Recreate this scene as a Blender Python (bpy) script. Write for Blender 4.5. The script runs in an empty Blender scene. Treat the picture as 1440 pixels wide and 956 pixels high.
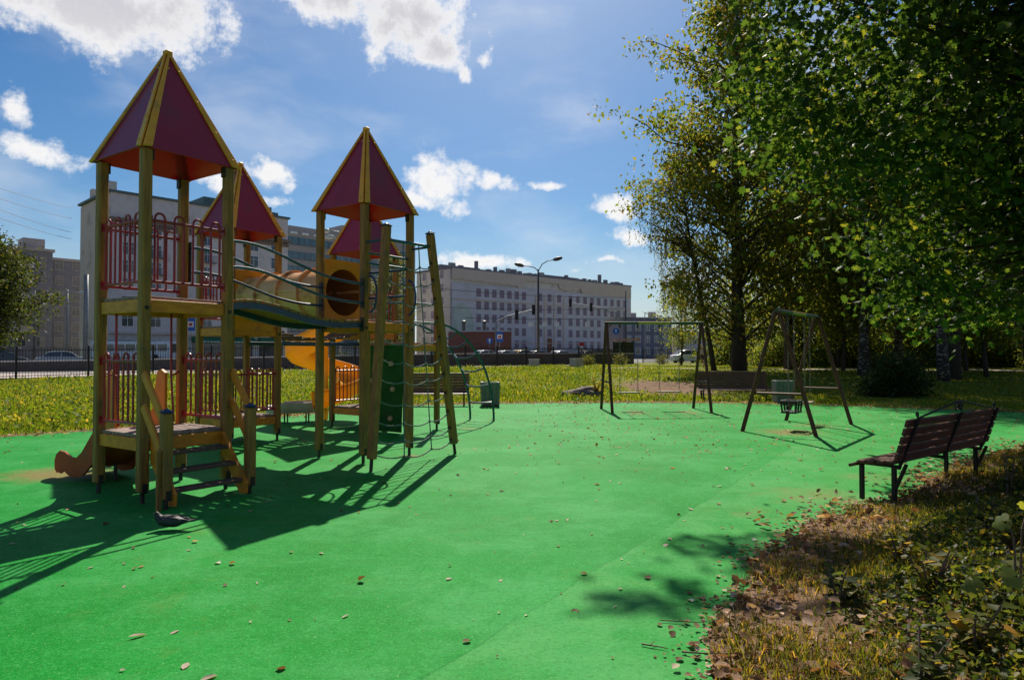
import bpy, bmesh, math, random
import numpy as np
from mathutils import Vector, Matrix

random.seed(7)
rng = np.random.default_rng(11)
R = math.radians
SC = bpy.context.scene
COL = SC.collection

# ------------------------------------------------------------------ camera, sky, sun, exposure
cam = bpy.data.objects.new('camera', bpy.data.cameras.new('camera'))
COL.objects.link(cam)
cam.location = (0, 0, 1.55)
cam.rotation_euler = (R(90 + 1.22), 0, 0)
cam.data.sensor_width = 36
cam.data.lens = 36 * 957 / 1440
cam.data.clip_start = 0.05
cam.data.clip_end = 6000
SC.camera = cam

SUN_ELEV, SUN_STRENGTH, SKY_STRENGTH, EXPOSURE = 45.5, 5.0, 0.050, 0.50
SC.view_settings.view_transform = 'Standard'
SC.view_settings.look = 'None'
SC.view_settings.exposure = EXPOSURE
SC.view_settings.gamma = 1
SC.view_settings.use_curve_mapping = False
SC.cycles.max_bounces = 8
SC.cycles.transparent_max_bounces = 8

sun = bpy.data.objects.new('sun', bpy.data.lights.new('sun', 'SUN'))
COL.objects.link(sun)
sun.data.energy = SUN_STRENGTH
sun.data.angle = R(0.5)
sun.data.color = (1.0, 0.92, 0.78)
sun.rotation_euler = (-R(90 - SUN_ELEV), 0, 0)
sun.location = (0, 40, 40)

world = bpy.data.worlds.new('World')
SC.world = world
world.use_nodes = True


def build_world():
    nt = world.node_tree
    N, L = nt.nodes, nt.links
    N.clear()

    def nd(t, **k):
        n = N.new(t)
        for a, b in k.items():
            setattr(n, a, b)
        return n

    def m(op, a, b=None, c=None, clamp=False):
        n = nd('ShaderNodeMath', operation=op, use_clamp=clamp)
        for i, v in enumerate((a, b, c)):
            if v is None:
                continue
            if isinstance(v, (int, float)):
                n.inputs[i].default_value = v
            else:
                L.new(v, n.inputs[i])
        return n.outputs[0]

    sky = nd('ShaderNodeTexSky', sky_type='NISHITA', sun_disc=False)
    sky.sun_elevation = R(SUN_ELEV)
    sky.sun_rotation = 0.0
    sky.altitude = 150
    sky.air_density = 1.0
    sky.dust_density = 0.6
    sky.ozone_density = 1.3
    hsv = nd('ShaderNodeHueSaturation')
    hsv.inputs['Saturation'].default_value = 1.4
    L.new(sky.outputs[0], hsv.inputs['Color'])
    tc = nd('ShaderNodeTexCoord')
    sep = nd('ShaderNodeSeparateXYZ')
    L.new(tc.outputs['Generated'], sep.inputs[0])
    az = m('ARCTAN2', sep.outputs[0], sep.outputs[1])
    el = m('ARCSINE', sep.outputs[2])
    comb = nd('ShaderNodeCombineXYZ')
    L.new(az, comb.inputs[0])
    L.new(el, comb.inputs[1])
    # cumulus of the day, by azimuth, elevation and half-widths in degrees
    clouds = CLOUDS
    acc = None
    nz0 = nd('ShaderNodeTexNoise')
    nz0.inputs['Scale'].default_value = 9
    nz0.inputs['Detail'].default_value = 3
    L.new(comb.outputs[0], nz0.inputs['Vector'])
    off = nd('ShaderNodeVectorMath', operation='MULTIPLY_ADD')
    off.inputs[1].default_value = (0.09, 0.05, 0)
    L.new(nz0.outputs['Color'], off.inputs[0])
    sh = nd('ShaderNodeVectorMath', operation='SUBTRACT')
    L.new(comb.outputs[0], sh.inputs[0])
    sh.inputs[1].default_value = (0.045, 0.025, 0)
    L.new(sh.outputs[0], off.inputs[2])
    for (a, e, ra, re_, w) in clouds:
        s = nd('ShaderNodeVectorMath', operation='SUBTRACT')
        L.new(off.outputs[0], s.inputs[0])
        s.inputs[1].default_value = (R(a), R(e), 0)
        k = nd('ShaderNodeVectorMath', operation='MULTIPLY')
        L.new(s.outputs[0], k.inputs[0])
        k.inputs[1].default_value = (1 / R(ra), 1 / R(re_), 0)
        d = nd('ShaderNodeVectorMath', operation='DOT_PRODUCT')
        L.new(k.outputs[0], d.inputs[0])
        L.new(k.outputs[0], d.inputs[1])
        g = m('MULTIPLY', m('POWER', 2.718, m('MULTIPLY', d.outputs['Value'], -0.8)), w)
        acc = g if acc is None else m('MAXIMUM', acc, g)
    nz = nd('ShaderNodeTexNoise')
    nz.inputs['Scale'].default_value = 21
    nz.inputs['Detail'].default_value = 9
    nz.inputs['Roughness'].default_value = 0.68
    L.new(comb.outputs[0], nz.inputs['Vector'])
    dens = m('ADD', acc, m('MULTIPLY', m('SUBTRACT', nz.outputs['Fac'], 0.5), 2.0))
    cov = nd('ShaderNodeMapRange', interpolation_type='SMOOTHSTEP')
    L.new(dens, cov.inputs[0])
    cov.inputs[1].default_value = 0.36
    cov.inputs[2].default_value = 0.92
    thick = nd('ShaderNodeMapRange', interpolation_type='SMOOTHSTEP')
    L.new(m('ADD', acc, m('MULTIPLY', m('SUBTRACT', nz.outputs['Fac'], 0.5), 1.7)), thick.inputs[0])
    thick.inputs[1].default_value = 0.62
    thick.inputs[2].default_value = 1.25
    # thicker, higher clouds (seen from below, sun behind) are grey inside
    hi = nd('ShaderNodeMapRange')
    L.new(el, hi.inputs[0])
    hi.inputs[1].default_value = R(15)
    hi.inputs[2].default_value = R(25)
    hi.inputs[3].default_value = 0.25
    hi.inputs[4].default_value = 1.0
    cc = nd('ShaderNodeMixRGB')
    cc.inputs[1].default_value = CLOUD_WHITE
    cc.inputs[2].default_value = CLOUD_GREY
    L.new(m('MULTIPLY', thick.outputs[0], hi.outputs[0]), cc.inputs[0])
    mix = nd('ShaderNodeMixRGB')
    ci = nd('ShaderNodeTexNoise')
    ci.inputs['Scale'].default_value = 3.2
    ci.inputs['Detail'].default_value = 7
    cm = nd('ShaderNodeVectorMath', operation='MULTIPLY')
    cm.inputs[1].default_value = (1, 2.6, 1)
    L.new(off.outputs[0], cm.inputs[0])
    L.new(cm.outputs[0], ci.inputs['Vector'])
    cs = nd('ShaderNodeMapRange', interpolation_type='SMOOTHSTEP')
    L.new(ci.outputs['Fac'], cs.inputs[0])
    cs.inputs[1].default_value, cs.inputs[2].default_value, cs.inputs[4].default_value = 0.45, 0.80, 0.42
    L.new(m('MAXIMUM', m('MULTIPLY', cov.outputs[0], 0.96), cs.outputs[0]), mix.inputs[0])
    tint = nd('ShaderNodeMixRGB', blend_type='MULTIPLY')
    tint.inputs[0].default_value = 1
    tint.inputs[2].default_value = (0.86, 1.05, 1.16, 1)
    L.new(hsv.outputs[0], tint.inputs[1])
    hz = nd('ShaderNodeMapRange', interpolation_type='SMOOTHSTEP')
    L.new(el, hz.inputs[0])
    hz.inputs[1].default_value, hz.inputs[2].default_value = R(-1), R(11)
    hz.inputs[3].default_value, hz.inputs[4].default_value = 0.75, 0.0
    pale = nd('ShaderNodeMixRGB')
    pale.inputs[2].default_value = (8.6, 9.2, 10.0, 1)
    L.new(hz.outputs[0], pale.inputs[0])
    L.new(tint.outputs[0], pale.inputs[1])
    # brighter sky around the sun
    sd = nd('ShaderNodeVectorMath', operation='DOT_PRODUCT')
    L.new(tc.outputs['Generated'], sd.inputs[0])
    sd.inputs[1].default_value = (0, math.cos(R(SUN_ELEV)), math.sin(R(SUN_ELEV)))
    gl = nd('ShaderNodeMixRGB', blend_type='ADD')
    L.new(m('POWER', m('MAXIMUM', sd.outputs['Value'], 0.0), 14.0), gl.inputs[0])
    L.new(pale.outputs[0], gl.inputs[1])
    gl.inputs[2].default_value = (2.8, 2.8, 2.6, 1)
    L.new(gl.outputs[0], mix.inputs[1])
    L.new(cc.outputs[0], mix.inputs[2])
    bg = nd('ShaderNodeBackground')
    bg.inputs[1].default_value = SKY_STRENGTH
    L.new(mix.outputs[0], bg.inputs[0])
    out = nd('ShaderNodeOutputWorld')
    L.new(bg.outputs[0], out.inputs[0])


CLOUD_WHITE = (14.2, 14.0, 13.8, 1)
CLOUD_GREY = (9.0, 8.8, 9.3, 1)
CLOUDS = [(-31, 24.0, 8.5, 3.0, 1.2), (-36, 25, 6.5, 3.2, 1.2), (-26.5, 25.2, 3.2, 2.2, 1.05),
          (-36.6, 16.2, 1.2, 1.2, .8), (-35.5, 13.9, 2.9, 1.2, .95), (-32.5, 14.2, .9, .6, .6),
          (-14, 27.6, 6, 2.2, 1.15), (-9, 26.3, 4.6, 2.6, 1.15), (-6, 24.6, 3.0, 2.1, 1.05), (-1.8, 23.4, 1.4, .9, .7), (-4.2, 22.6, .9, .7, .7),
          (-6.0, 14.4, 2.8, 2.2, 1.0), (-7.8, 12.9, 2.6, 1.1, .95), (-1.8, 14.0, 2.6, .9, .9), (-4.8, 12.3, 1.6, 1.1, .8),
          (-6.9, 16.0, 1.1, .7, .75), (2.9, 14.1, 2.3, .55, .8),
          (-20, 14.6, 2.6, 1.4, .95), (-18.3, 13.7, 1.3, .7, .7), (-19.7, 12.2, 1.8, .7, .8), (-24, 13.2, 2, .8, .75),
          (8.6, 12.2, 2.2, 1.2, .9), (10.2, 9.8, 3.6, .85, .85), (7.6, 7.6, 2.4, .42, .75), (5.4, 6.9, 1.2, .35, .6),
          (-2.5, 7.6, 4.6, .9, .95), (-6.2, 7.5, 1.4, 1.0, .8), (14, 6.2, 3, .7, .7),
          (40, 20, 9, 3, 1), (62, 14, 8, 2, 1), (-60, 18, 8, 3, 1), (-85, 12, 9, 2, 1), (120, 20, 12, 3, 1), (170, 16, 12, 3, 1), (-140, 22, 12, 4, 1)]
build_world()

# ------------------------------------------------------------------ materials
def nodes_of(mt):
    mt.use_nodes = True
    return mt.node_tree.nodes, mt.node_tree.links


def lin(*c):
    return (c[0], c[1], c[2], 1)


def mat(name, base, dark=None, rough=0.6, scale=6, detail=6, stretch=(1, 1, 1), contrast=(0.35, 0.7), bump=0.0, bscale=None,
        spec=0.4, metallic=0.0, transl=None, tfac=0.0, island=None, dirt=None, dirt_scale=2.0, dirt_thr=(0.55, 0.75), objcolor=False):
    mt = bpy.data.materials.new(name)
    N, L = nodes_of(mt)
    p = N['Principled BSDF']
    out = N['Material Output']
    tc = N.new('ShaderNodeTexCoord')
    mp = N.new('ShaderNodeMapping')
    mp.inputs['Scale'].default_value = stretch
    L.new(tc.outputs['Object'], mp.inputs[0])
    nz = N.new('ShaderNodeTexNoise')
    nz.inputs['Scale'].default_value = scale
    nz.inputs['Detail'].default_value = detail
    L.new(mp.outputs[0], nz.inputs['Vector'])
    rp = N.new('ShaderNodeValToRGB')
    rp.color_ramp.elements[0].position = contrast[0]
    rp.color_ramp.elements[1].position = contrast[1]
    dark = dark or tuple(c * 0.72 for c in base)
    rp.color_ramp.elements[0].color = lin(*dark)
    rp.color_ramp.elements[1].color = lin(*base)
    L.new(nz.outputs['Fac'], rp.inputs[0])
    col = rp.outputs[0]
    if island:
        g = N.new('ShaderNodeNewGeometry')
        r2 = N.new('ShaderNodeValToRGB')
        cr = r2.color_ramp
        cr.interpolation = 'LINEAR'
        n = len(island)
        while len(cr.elements) < n:
            cr.elements.new(0.5)
        for i, (pos, c) in enumerate(island):
            cr.elements[i].position = pos
            cr.elements[i].color = lin(*c)
        L.new(g.outputs['Random Per Island'], r2.inputs[0])
        col = r2.outputs[0]
    if objcolor:
        oi = N.new('ShaderNodeObjectInfo')
        col = oi.outputs['Color']
    if dirt:
        dn = N.new('ShaderNodeTexNoise')
        dn.inputs['Scale'].default_value = dirt_scale
        dn.inputs['Detail'].default_value = 8
        L.new(tc.outputs['Object'], dn.inputs['Vector'])
        mr = N.new('ShaderNodeMapRange')
        mr.inputs[1].default_value, mr.inputs[2].default_value = dirt_thr
        L.new(dn.outputs['Fac'], mr.inputs[0])
        mx = N.new('ShaderNodeMixRGB')
        L.new(mr.outputs[0], mx.inputs[0])
        L.new(col, mx.inputs[1])
        mx.inputs[2].default_value = lin(*dirt)
        col = mx.outputs[0]
    L.new(col, p.inputs['Base Color'])
    p.inputs['Roughness'].default_value = rough
    p.inputs['Metallic'].default_value = metallic
    p.inputs['Specular IOR Level'].default_value = spec
    if bump:
        b = N.new('ShaderNodeBump')
        b.inputs['Strength'].default_value = bump
        b.inputs['Distance'].default_value = 0.02
        bn = nz
        if bscale:
            bn = N.new('ShaderNodeTexNoise')
            bn.inputs['Scale'].default_value = bscale
            bn.inputs['Detail'].default_value = 5
            L.new(mp.outputs[0], bn.inputs['Vector'])
        L.new(bn.outputs['Fac'], b.inputs['Height'])
        L.new(b.outputs[0], p.inputs['Normal'])
    if tfac:
        t = N.new('ShaderNodeBsdfTranslucent')
        if isinstance(transl, (int, float)):
            hs = N.new('ShaderNodeVectorMath')
            hs.operation = 'MULTIPLY'
            hs.inputs[1].default_value = (transl * 1.15, transl, transl * .5)
            L.new(col, hs.inputs[0])
            L.new(hs.outputs[0], t.inputs[0])
        else:
            t.inputs[0].default_value = lin(*transl)
        ms = N.new('ShaderNodeMixShader')
        ms.inputs[0].default_value = tfac
        L.new(p.outputs[0], ms.inputs[1])
        L.new(t.outputs[0], ms.inputs[2])
        L.new(ms.outputs[0], out.inputs[0])
    return mt


M = {}
M['post'] = mat('post_wood', (0.38, 0.172, 0.030), (0.20, 0.092, 0.020), 0.62, 5, 7, (6, 6, 0.6), bump=0.25, dirt=(0.09, 0.085, 0.03), dirt_scale=3.5, dirt_thr=(0.56, 0.8))
M['yellow'] = mat('yellow_wood', (0.76, 0.255, 0.016), (0.54, 0.165, 0.014), 0.55, 4, 7, (2, 2, 4), bump=0.2, dirt=(0.16, 0.11, 0.03), dirt_scale=4, dirt_thr=(0.6, 0.85))
M['batten'] = mat('batten_yellow', (0.86, 0.40, 0.02), (0.72, 0.31, 0.015), 0.45, 6, 6, bump=0.1, dirt=(0.22, 0.15, 0.03), dirt_scale=5, dirt_thr=(0.62, 0.85))
M['orange'] = mat('orange_board', (0.72, 0.24, 0.018), (0.54, 0.16, 0.014), 0.5, 5, 6, bump=0.15, dirt=(0.25, 0.13, 0.03), dirt_scale=5, dirt_thr=(0.62, 0.85))
M['roof'] = mat('roof_panel_red', (0.44, 0.028, 0.060), (0.35, 0.022, 0.048), 0.34, 3, 6, spec=0.5, dirt=(0.20, 0.045, 0.06), dirt_scale=3, dirt_thr=(0.5, 0.8), transl=(0.60, 0.03, 0.025), tfac=0.22)
M['red'] = mat('red_paint', (0.36, 0.012, 0.022), (0.24, 0.010, 0.016), 0.35, 8, 6, spec=0.5, dirt=(0.12, 0.03, 0.02), dirt_scale=9, dirt_thr=(0.62, 0.8))
M['board'] = mat('deck_boards', (0.33, 0.235, 0.20), (0.19, 0.13, 0.11), 0.75, 5, 8, (8, 1.2, 1), bump=0.3)
M['tread'] = mat('tread_wood', (0.16, 0.085, 0.06), (0.085, 0.05, 0.04), 0.75, 5, 8, (3, 3, 3), bump=0.3)
M['bluegreen'] = mat('blue_green_paint', (0.010, 0.058, 0.125), (0.009, 0.040, 0.085), 0.32, 8, 6, spec=0.6, dirt=(0.05, 0.07, 0.07), dirt_scale=8, dirt_thr=(0.62, 0.85))
M['cap'] = mat('blue_cap', (0.012, 0.05, 0.16), (0.01, 0.035, 0.11), 0.4, 8)
M['steel'] = mat('dark_steel', (0.05, 0.045, 0.042), (0.028, 0.025, 0.022), 0.5, 12, metallic=0.5, dirt=(0.12, 0.06, 0.03), dirt_scale=14)
M['slide'] = mat('slide_plastic', (0.78, 0.43, 0.02), (0.70, 0.35, 0.016), 0.34, 3, 5, spec=0.5, transl=(0.95, 0.55, 0.03), tfac=0.35)
M['tube_shaded'] = mat('tunnel_inside_shaded', (0.30, 0.10, 0.012), (0.24, 0.08, 0.010), 0.5, 3, 5)  # same plastic, darkened: shade inside the tube put into its colour
M['slideend'] = mat('bleached_plastic', (0.52, 0.47, 0.44), (0.42, 0.33, 0.26), 0.5, 3, 6, transl=(0.5, 0.35, 0.2), tfac=0.1)
M['tube'] = mat('tunnel_plastic', (0.72, 0.43, 0.22), (0.66, 0.32, 0.10), 0.42, 2.5, 7, dirt=(0.22, 0.14, 0.07), dirt_scale=4, dirt_thr=(0.56, 0.72), transl=(0.8, 0.25, 0.02), tfac=0.09)
M['panel'] = mat('tunnel_panel_yellow', (0.72, 0.30, 0.015), (0.62, 0.24, 0.012), 0.4, 3, 6, dirt=(0.28, 0.15, 0.04), dirt_scale=5, dirt_thr=(0.6, 0.8), transl=(0.8, 0.3, 0.01), tfac=0.12)
M['redslide'] = mat('slide_side_terracotta', (0.40, 0.055, 0.018), (0.32, 0.045, 0.016), 0.6, 4, 6, spec=.2, dirt=(0.22, 0.07, 0.035), dirt_scale=6)
M['climb'] = mat('climbing_wall_green', (0.016, 0.105, 0.018), (0.010, 0.075, 0.013), 0.6, 4, 6, spec=.1, dirt=(0.04, 0.07, 0.03), dirt_scale=5)
M['hold'] = mat('hold_tan', (0.55, 0.36, 0.20), (0.42, 0.27, 0.14), 0.6, 9)
M['rope'] = mat('rope_grey', (0.17, 0.20, 0.185), (0.07, 0.11, 0.10), 0.7, 60, 3, bump=0.4)
M['chain'] = mat('chain_steel', (0.25, 0.22, 0.20), (0.12, 0.09, 0.07), 0.45, 40, metallic=0.7)
M['swingbrown'] = mat('swing_leg_brown', (0.15, 0.045, 0.026), (0.085, 0.028, 0.018), 0.5, 8, 6, spec=0.2, dirt=(0.19, 0.09, 0.05), dirt_scale=10, dirt_thr=(0.6, 0.8))
M['swinggreen'] = mat('swing_bar_green', (0.028, 0.07, 0.035), (0.02, 0.045, 0.025), 0.4, 8, dirt=(0.12, 0.10, 0.05), dirt_scale=10)
M['swingyellow'] = mat('swing_bar_yellow', (0.50, 0.36, 0.04), (0.4, 0.28, 0.03), 0.4, 8, dirt=(0.2, 0.13, 0.05), dirt_scale=10)
M['seatwood'] = mat('swing_seat_wood', (0.42, 0.30, 0.20), (0.26, 0.19, 0.13), 0.6, 8, bump=0.2)
M['rubberblack'] = mat('black_rubber', (0.022, 0.020, 0.022), (0.014, 0.013, 0.014), 0.6, 12)
M['bench'] = mat('bench_slat', (0.14, 0.046, 0.032), (0.07, 0.025, 0.019), 0.5, 5, 8, (1, 1, 6), bump=0.25, spec=0.3)
M['benchfar'] = mat('bench_slat_far', (0.17, 0.075, 0.05), (0.095, 0.042, 0.03), 0.5, 5, 8, (1, 1, 6), bump=0.25)
M['iron'] = mat('wrought_iron', (0.030, 0.022, 0.022), (0.018, 0.014, 0.014), 0.5, 14, metallic=0.4)
M['bin'] = mat('bin_green', (0.20, 0.20, 0.165), (0.13, 0.135, 0.11), 0.6, 6, 7, (6, 6, 1), dirt=(0.13, 0.12, 0.09), dirt_scale=7)
M['bag'] = mat('bin_liner', (0.55, 0.50, 0.42), (0.40, 0.36, 0.30), 0.5, 9)
M['fence'] = mat('fence_black', (0.018, 0.016, 0.018), (0.011, 0.010, 0.011), 0.45, 9)
M['concrete'] = mat('concrete', (0.42, 0.40, 0.38), (0.30, 0.29, 0.27), 0.85, 4, 8, bump=0.3)
M['parapet'] = mat('dark_parapet', (0.085, 0.075, 0.075), (0.055, 0.05, 0.05), 0.8, 3, 8, bump=0.2)
M['coping'] = mat('pale_coping', (0.55, 0.53, 0.52), (0.45, 0.43, 0.42), 0.7, 4)
M['asphalt'] = mat('asphalt', (0.11, 0.105, 0.105), (0.07, 0.068, 0.068), 0.85, 2, 8, bump=0.2)
M['pave'] = mat('pavement', (0.46, 0.39, 0.37), (0.36, 0.30, 0.28), 0.85, 2, 8, bump=0.2)
M['path'] = mat('gravel_path', (0.50, 0.43, 0.36), (0.38, 0.32, 0.27), 0.9, 3, 9, bump=0.3)
M['galv'] = mat('galvanised_pole', (0.28, 0.30, 0.31), (0.20, 0.21, 0.22), 0.5, 4, metallic=0.3)
M['darkpole'] = mat('dark_pole', (0.06, 0.06, 0.065), (0.04, 0.04, 0.042), 0.5, 4)
M['white'] = mat('white_paint', (0.75, 0.75, 0.76), (0.62, 0.62, 0.64), 0.4, 3)
M['signblue'] = mat('sign_blue', (0.012, 0.10, 0.42), (0.010, 0.085, 0.36), 0.35, 5)
M['signred'] = mat('sign_red', (0.45, 0.03, 0.03), (0.36, 0.025, 0.025), 0.35, 5)
M['glass'] = mat('window_glass', (0.055, 0.068, 0.085), (0.03, 0.04, 0.055), 0.08, 1.5, 3, spec=0.9)
M['carpaint'] = mat('car_paint', (0.6, 0.6, 0.6), rough=0.25, objcolor=True, spec=0.7)
M['tyre'] = mat('tyre', (0.02, 0.02, 0.02), rough=0.8)
M['rim'] = mat('wheel_rim', (0.35, 0.35, 0.36), rough=0.3, metallic=0.8)
M['lamp'] = mat('lamp_glass', (0.6, 0.6, 0.58), rough=0.15, spec=0.8)
M['bark'] = mat('bark_dark', (0.062, 0.048, 0.038), (0.028, 0.022, 0.018), 0.9, 5, 8, (5, 5, 0.8), bump=0.9)
M['birchbark'] = mat('bark_birch', (0.26, 0.23, 0.20), (0.030, 0.025, 0.022), 0.8, 3.2, 7, (1.2, 1.2, 2.6), contrast=(0.5, 0.66), bump=0.5)
M['twig'] = mat('twig_brown', (0.16, 0.10, 0.07), (0.09, 0.055, 0.04), 0.85, 10, bump=0.3)


def posvar(mt, scale, lo, hi):
    """broad patches of drier and lusher growth"""
    N, L = nodes_of(mt)
    ramp = [n for n in N if n.type == 'VALTORGB'][-1]
    g = N.new('ShaderNodeNewGeometry')
    nz = N.new('ShaderNodeTexNoise')
    nz.inputs['Scale'].default_value = scale
    nz.inputs['Detail'].default_value = 6
    L.new(g.outputs['Position'], nz.inputs['Vector'])
    r = N.new('ShaderNodeMapRange')
    L.new(nz.outputs['Fac'], r.inputs[0])
    r.inputs[1].default_value, r.inputs[2].default_value = .35, .68
    mx = N.new('ShaderNodeMixRGB')
    L.new(r.outputs[0], mx.inputs[0])
    mx.inputs[1].default_value = lin(*lo)
    mx.inputs[2].default_value = lin(*hi)
    ml = N.new('ShaderNodeMixRGB')
    ml.blend_type = 'MULTIPLY'
    ml.inputs[0].default_value = 1
    tos = [l.to_socket for l in ramp.outputs[0].links]
    L.new(ramp.outputs[0], ml.inputs[1])
    L.new(mx.outputs[0], ml.inputs[2])
    for t in tos:
        L.new(ml.outputs[0], t)


def leafmat(name, isl, tf=0.5, tv=2.2, rough=0.58):
    return mat(name, isl[0][1], rough=rough, island=isl, tfac=tf, transl=tv, spec=0.18)


M['leaf_linden'] = leafmat('leaf_linden', [(0, (0.034, 0.056, 0.010)), (0.35, (0.058, 0.084, 0.014)), (0.72, (0.085, 0.098, 0.016)), (0.95, (0.12, 0.10, 0.02)), (1, (0.13, 0.072, 0.022))], 0.5, 3.7)
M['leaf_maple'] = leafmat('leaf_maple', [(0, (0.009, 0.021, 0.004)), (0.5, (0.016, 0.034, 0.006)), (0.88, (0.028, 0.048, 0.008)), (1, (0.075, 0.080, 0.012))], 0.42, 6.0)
M['leaf_wood'] = leafmat('leaf_wood', [(0, (0.022, 0.042, 0.008)), (0.5, (0.042, 0.066, 0.012)), (0.85, (0.072, 0.086, 0.016)), (1, (0.12, 0.09, 0.02))], 0.55, 4.6)
M['leaf_street'] = leafmat('leaf_street', [(0, (0.020, 0.036, 0.008)), (0.5, (0.036, 0.056, 0.011)), (0.9, (0.06, 0.072, 0.014)), (1, (0.10, 0.08, 0.02))], 0.38, 2.6)
M['leaf_birch'] = leafmat('leaf_birch', [(0, (0.042, 0.062, 0.014)), (0.6, (0.075, 0.092, 0.022)), (1, (0.14, 0.12, 0.03))], 0.45, 2.4)
M['leaf_bush'] = leafmat('leaf_bush', [(0, (0.014, 0.030, 0.008)), (0.7, (0.026, 0.048, 0.012)), (1, (0.05, 0.07, 0.016))], 0.3, 2.2)
M['grass_lawn'] = leafmat('grass_lawn', [(0, (0.06, 0.115, 0.012)), (0.4, (0.11, 0.165, 0.016)), (0.8, (0.175, 0.205, 0.02)), (1, (0.30, 0.23, 0.05))], 0.5, 1.9, 0.6)
M['grass_bank'] = leafmat('grass_bank', [(0, (0.045, 0.07, 0.010)), (0.5, (0.095, 0.11, 0.014)), (0.8, (0.17, 0.14, 0.02)), (1, (0.30, 0.19, 0.06))], 0.5, 2.4, 0.55)
posvar(M['grass_lawn'], .7, (.55, .72, .6), (1.2, 1.1, 1.0))
posvar(M['grass_bank'], 2.2, (.6, .75, .7), (1.25, 1.1, 1.0))
M['cover'] = leafmat('ground_cover_leaf', [(0, (0.018, 0.034, 0.008)), (0.5, (0.034, 0.054, 0.010)), (0.85, (0.075, 0.085, 0.014)), (1, (0.17, 0.13, 0.02))], 0.45, 3.0, 0.5)
M['dead'] = leafmat('dead_leaf', [(0, (0.12, 0.06, 0.035)), (0.4, (0.22, 0.12, 0.066)), (0.8, (0.36, 0.22, 0.135)), (1, (0.54, 0.40, 0.31))], 0.3, 1.5, 0.7)
M['paleleaf'] = leafmat('pale_dead_leaf', [(0, (0.34, 0.24, 0.17)), (0.5, (0.52, 0.42, 0.34)), (1, (0.68, 0.60, 0.52))], 0.25, 1.2, 0.7)
M['bigleaf'] = mat('broad_leaf', (0.10, 0.125, 0.018), (0.06, 0.09, 0.012), 0.4, 14, tfac=0.4, transl=(0.50, 0.50, 0.04), bump=0.3, dirt=(0.22, 0.17, 0.03), dirt_scale=9, dirt_thr=(0.58, 0.75))
M['bigleafyellow'] = mat('yellowing_leaf', (0.52, 0.30, 0.04), (0.40, 0.2, 0.03), 0.45, 14, tfac=0.4, transl=(0.7, 0.42, 0.05), bump=0.3, dirt=(0.10, 0.12, 0.02), dirt_scale=14, dirt_thr=(0.6, 0.7))
M['log'] = mat('weathered_stump', (0.20, 0.16, 0.14), (0.08, 0.06, 0.055), 0.9, 3, 9, (1, 1, 5), bump=0.8)

# ------------------------------------------------------------------ helpers
def tag(o, label=None, cat=None, group=None, kind=None):
    if label:
        o['label'] = label
    if cat:
        o['category'] = cat
    if group:
        o['group'] = group
    if kind:
        o['kind'] = kind
    return o


def thing(name, label, cat, loc=(0, 0, 0), rz=0, group=None):
    o = bpy.data.objects.new(name, None)
    o.empty_display_size = 0.2
    COL.objects.link(o)
    o.location = loc
    o.rotation_euler = (0, 0, rz)
    return tag(o, label, cat, group)


def copy_tree(o, parent=None):
    c = o.copy()
    COL.objects.link(c)
    c.parent = parent
    for ch in list(o.children):
        copy_tree(ch, c)
    return c


def V3(p):
    return Vector((p[0], p[1], p[2]))


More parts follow.
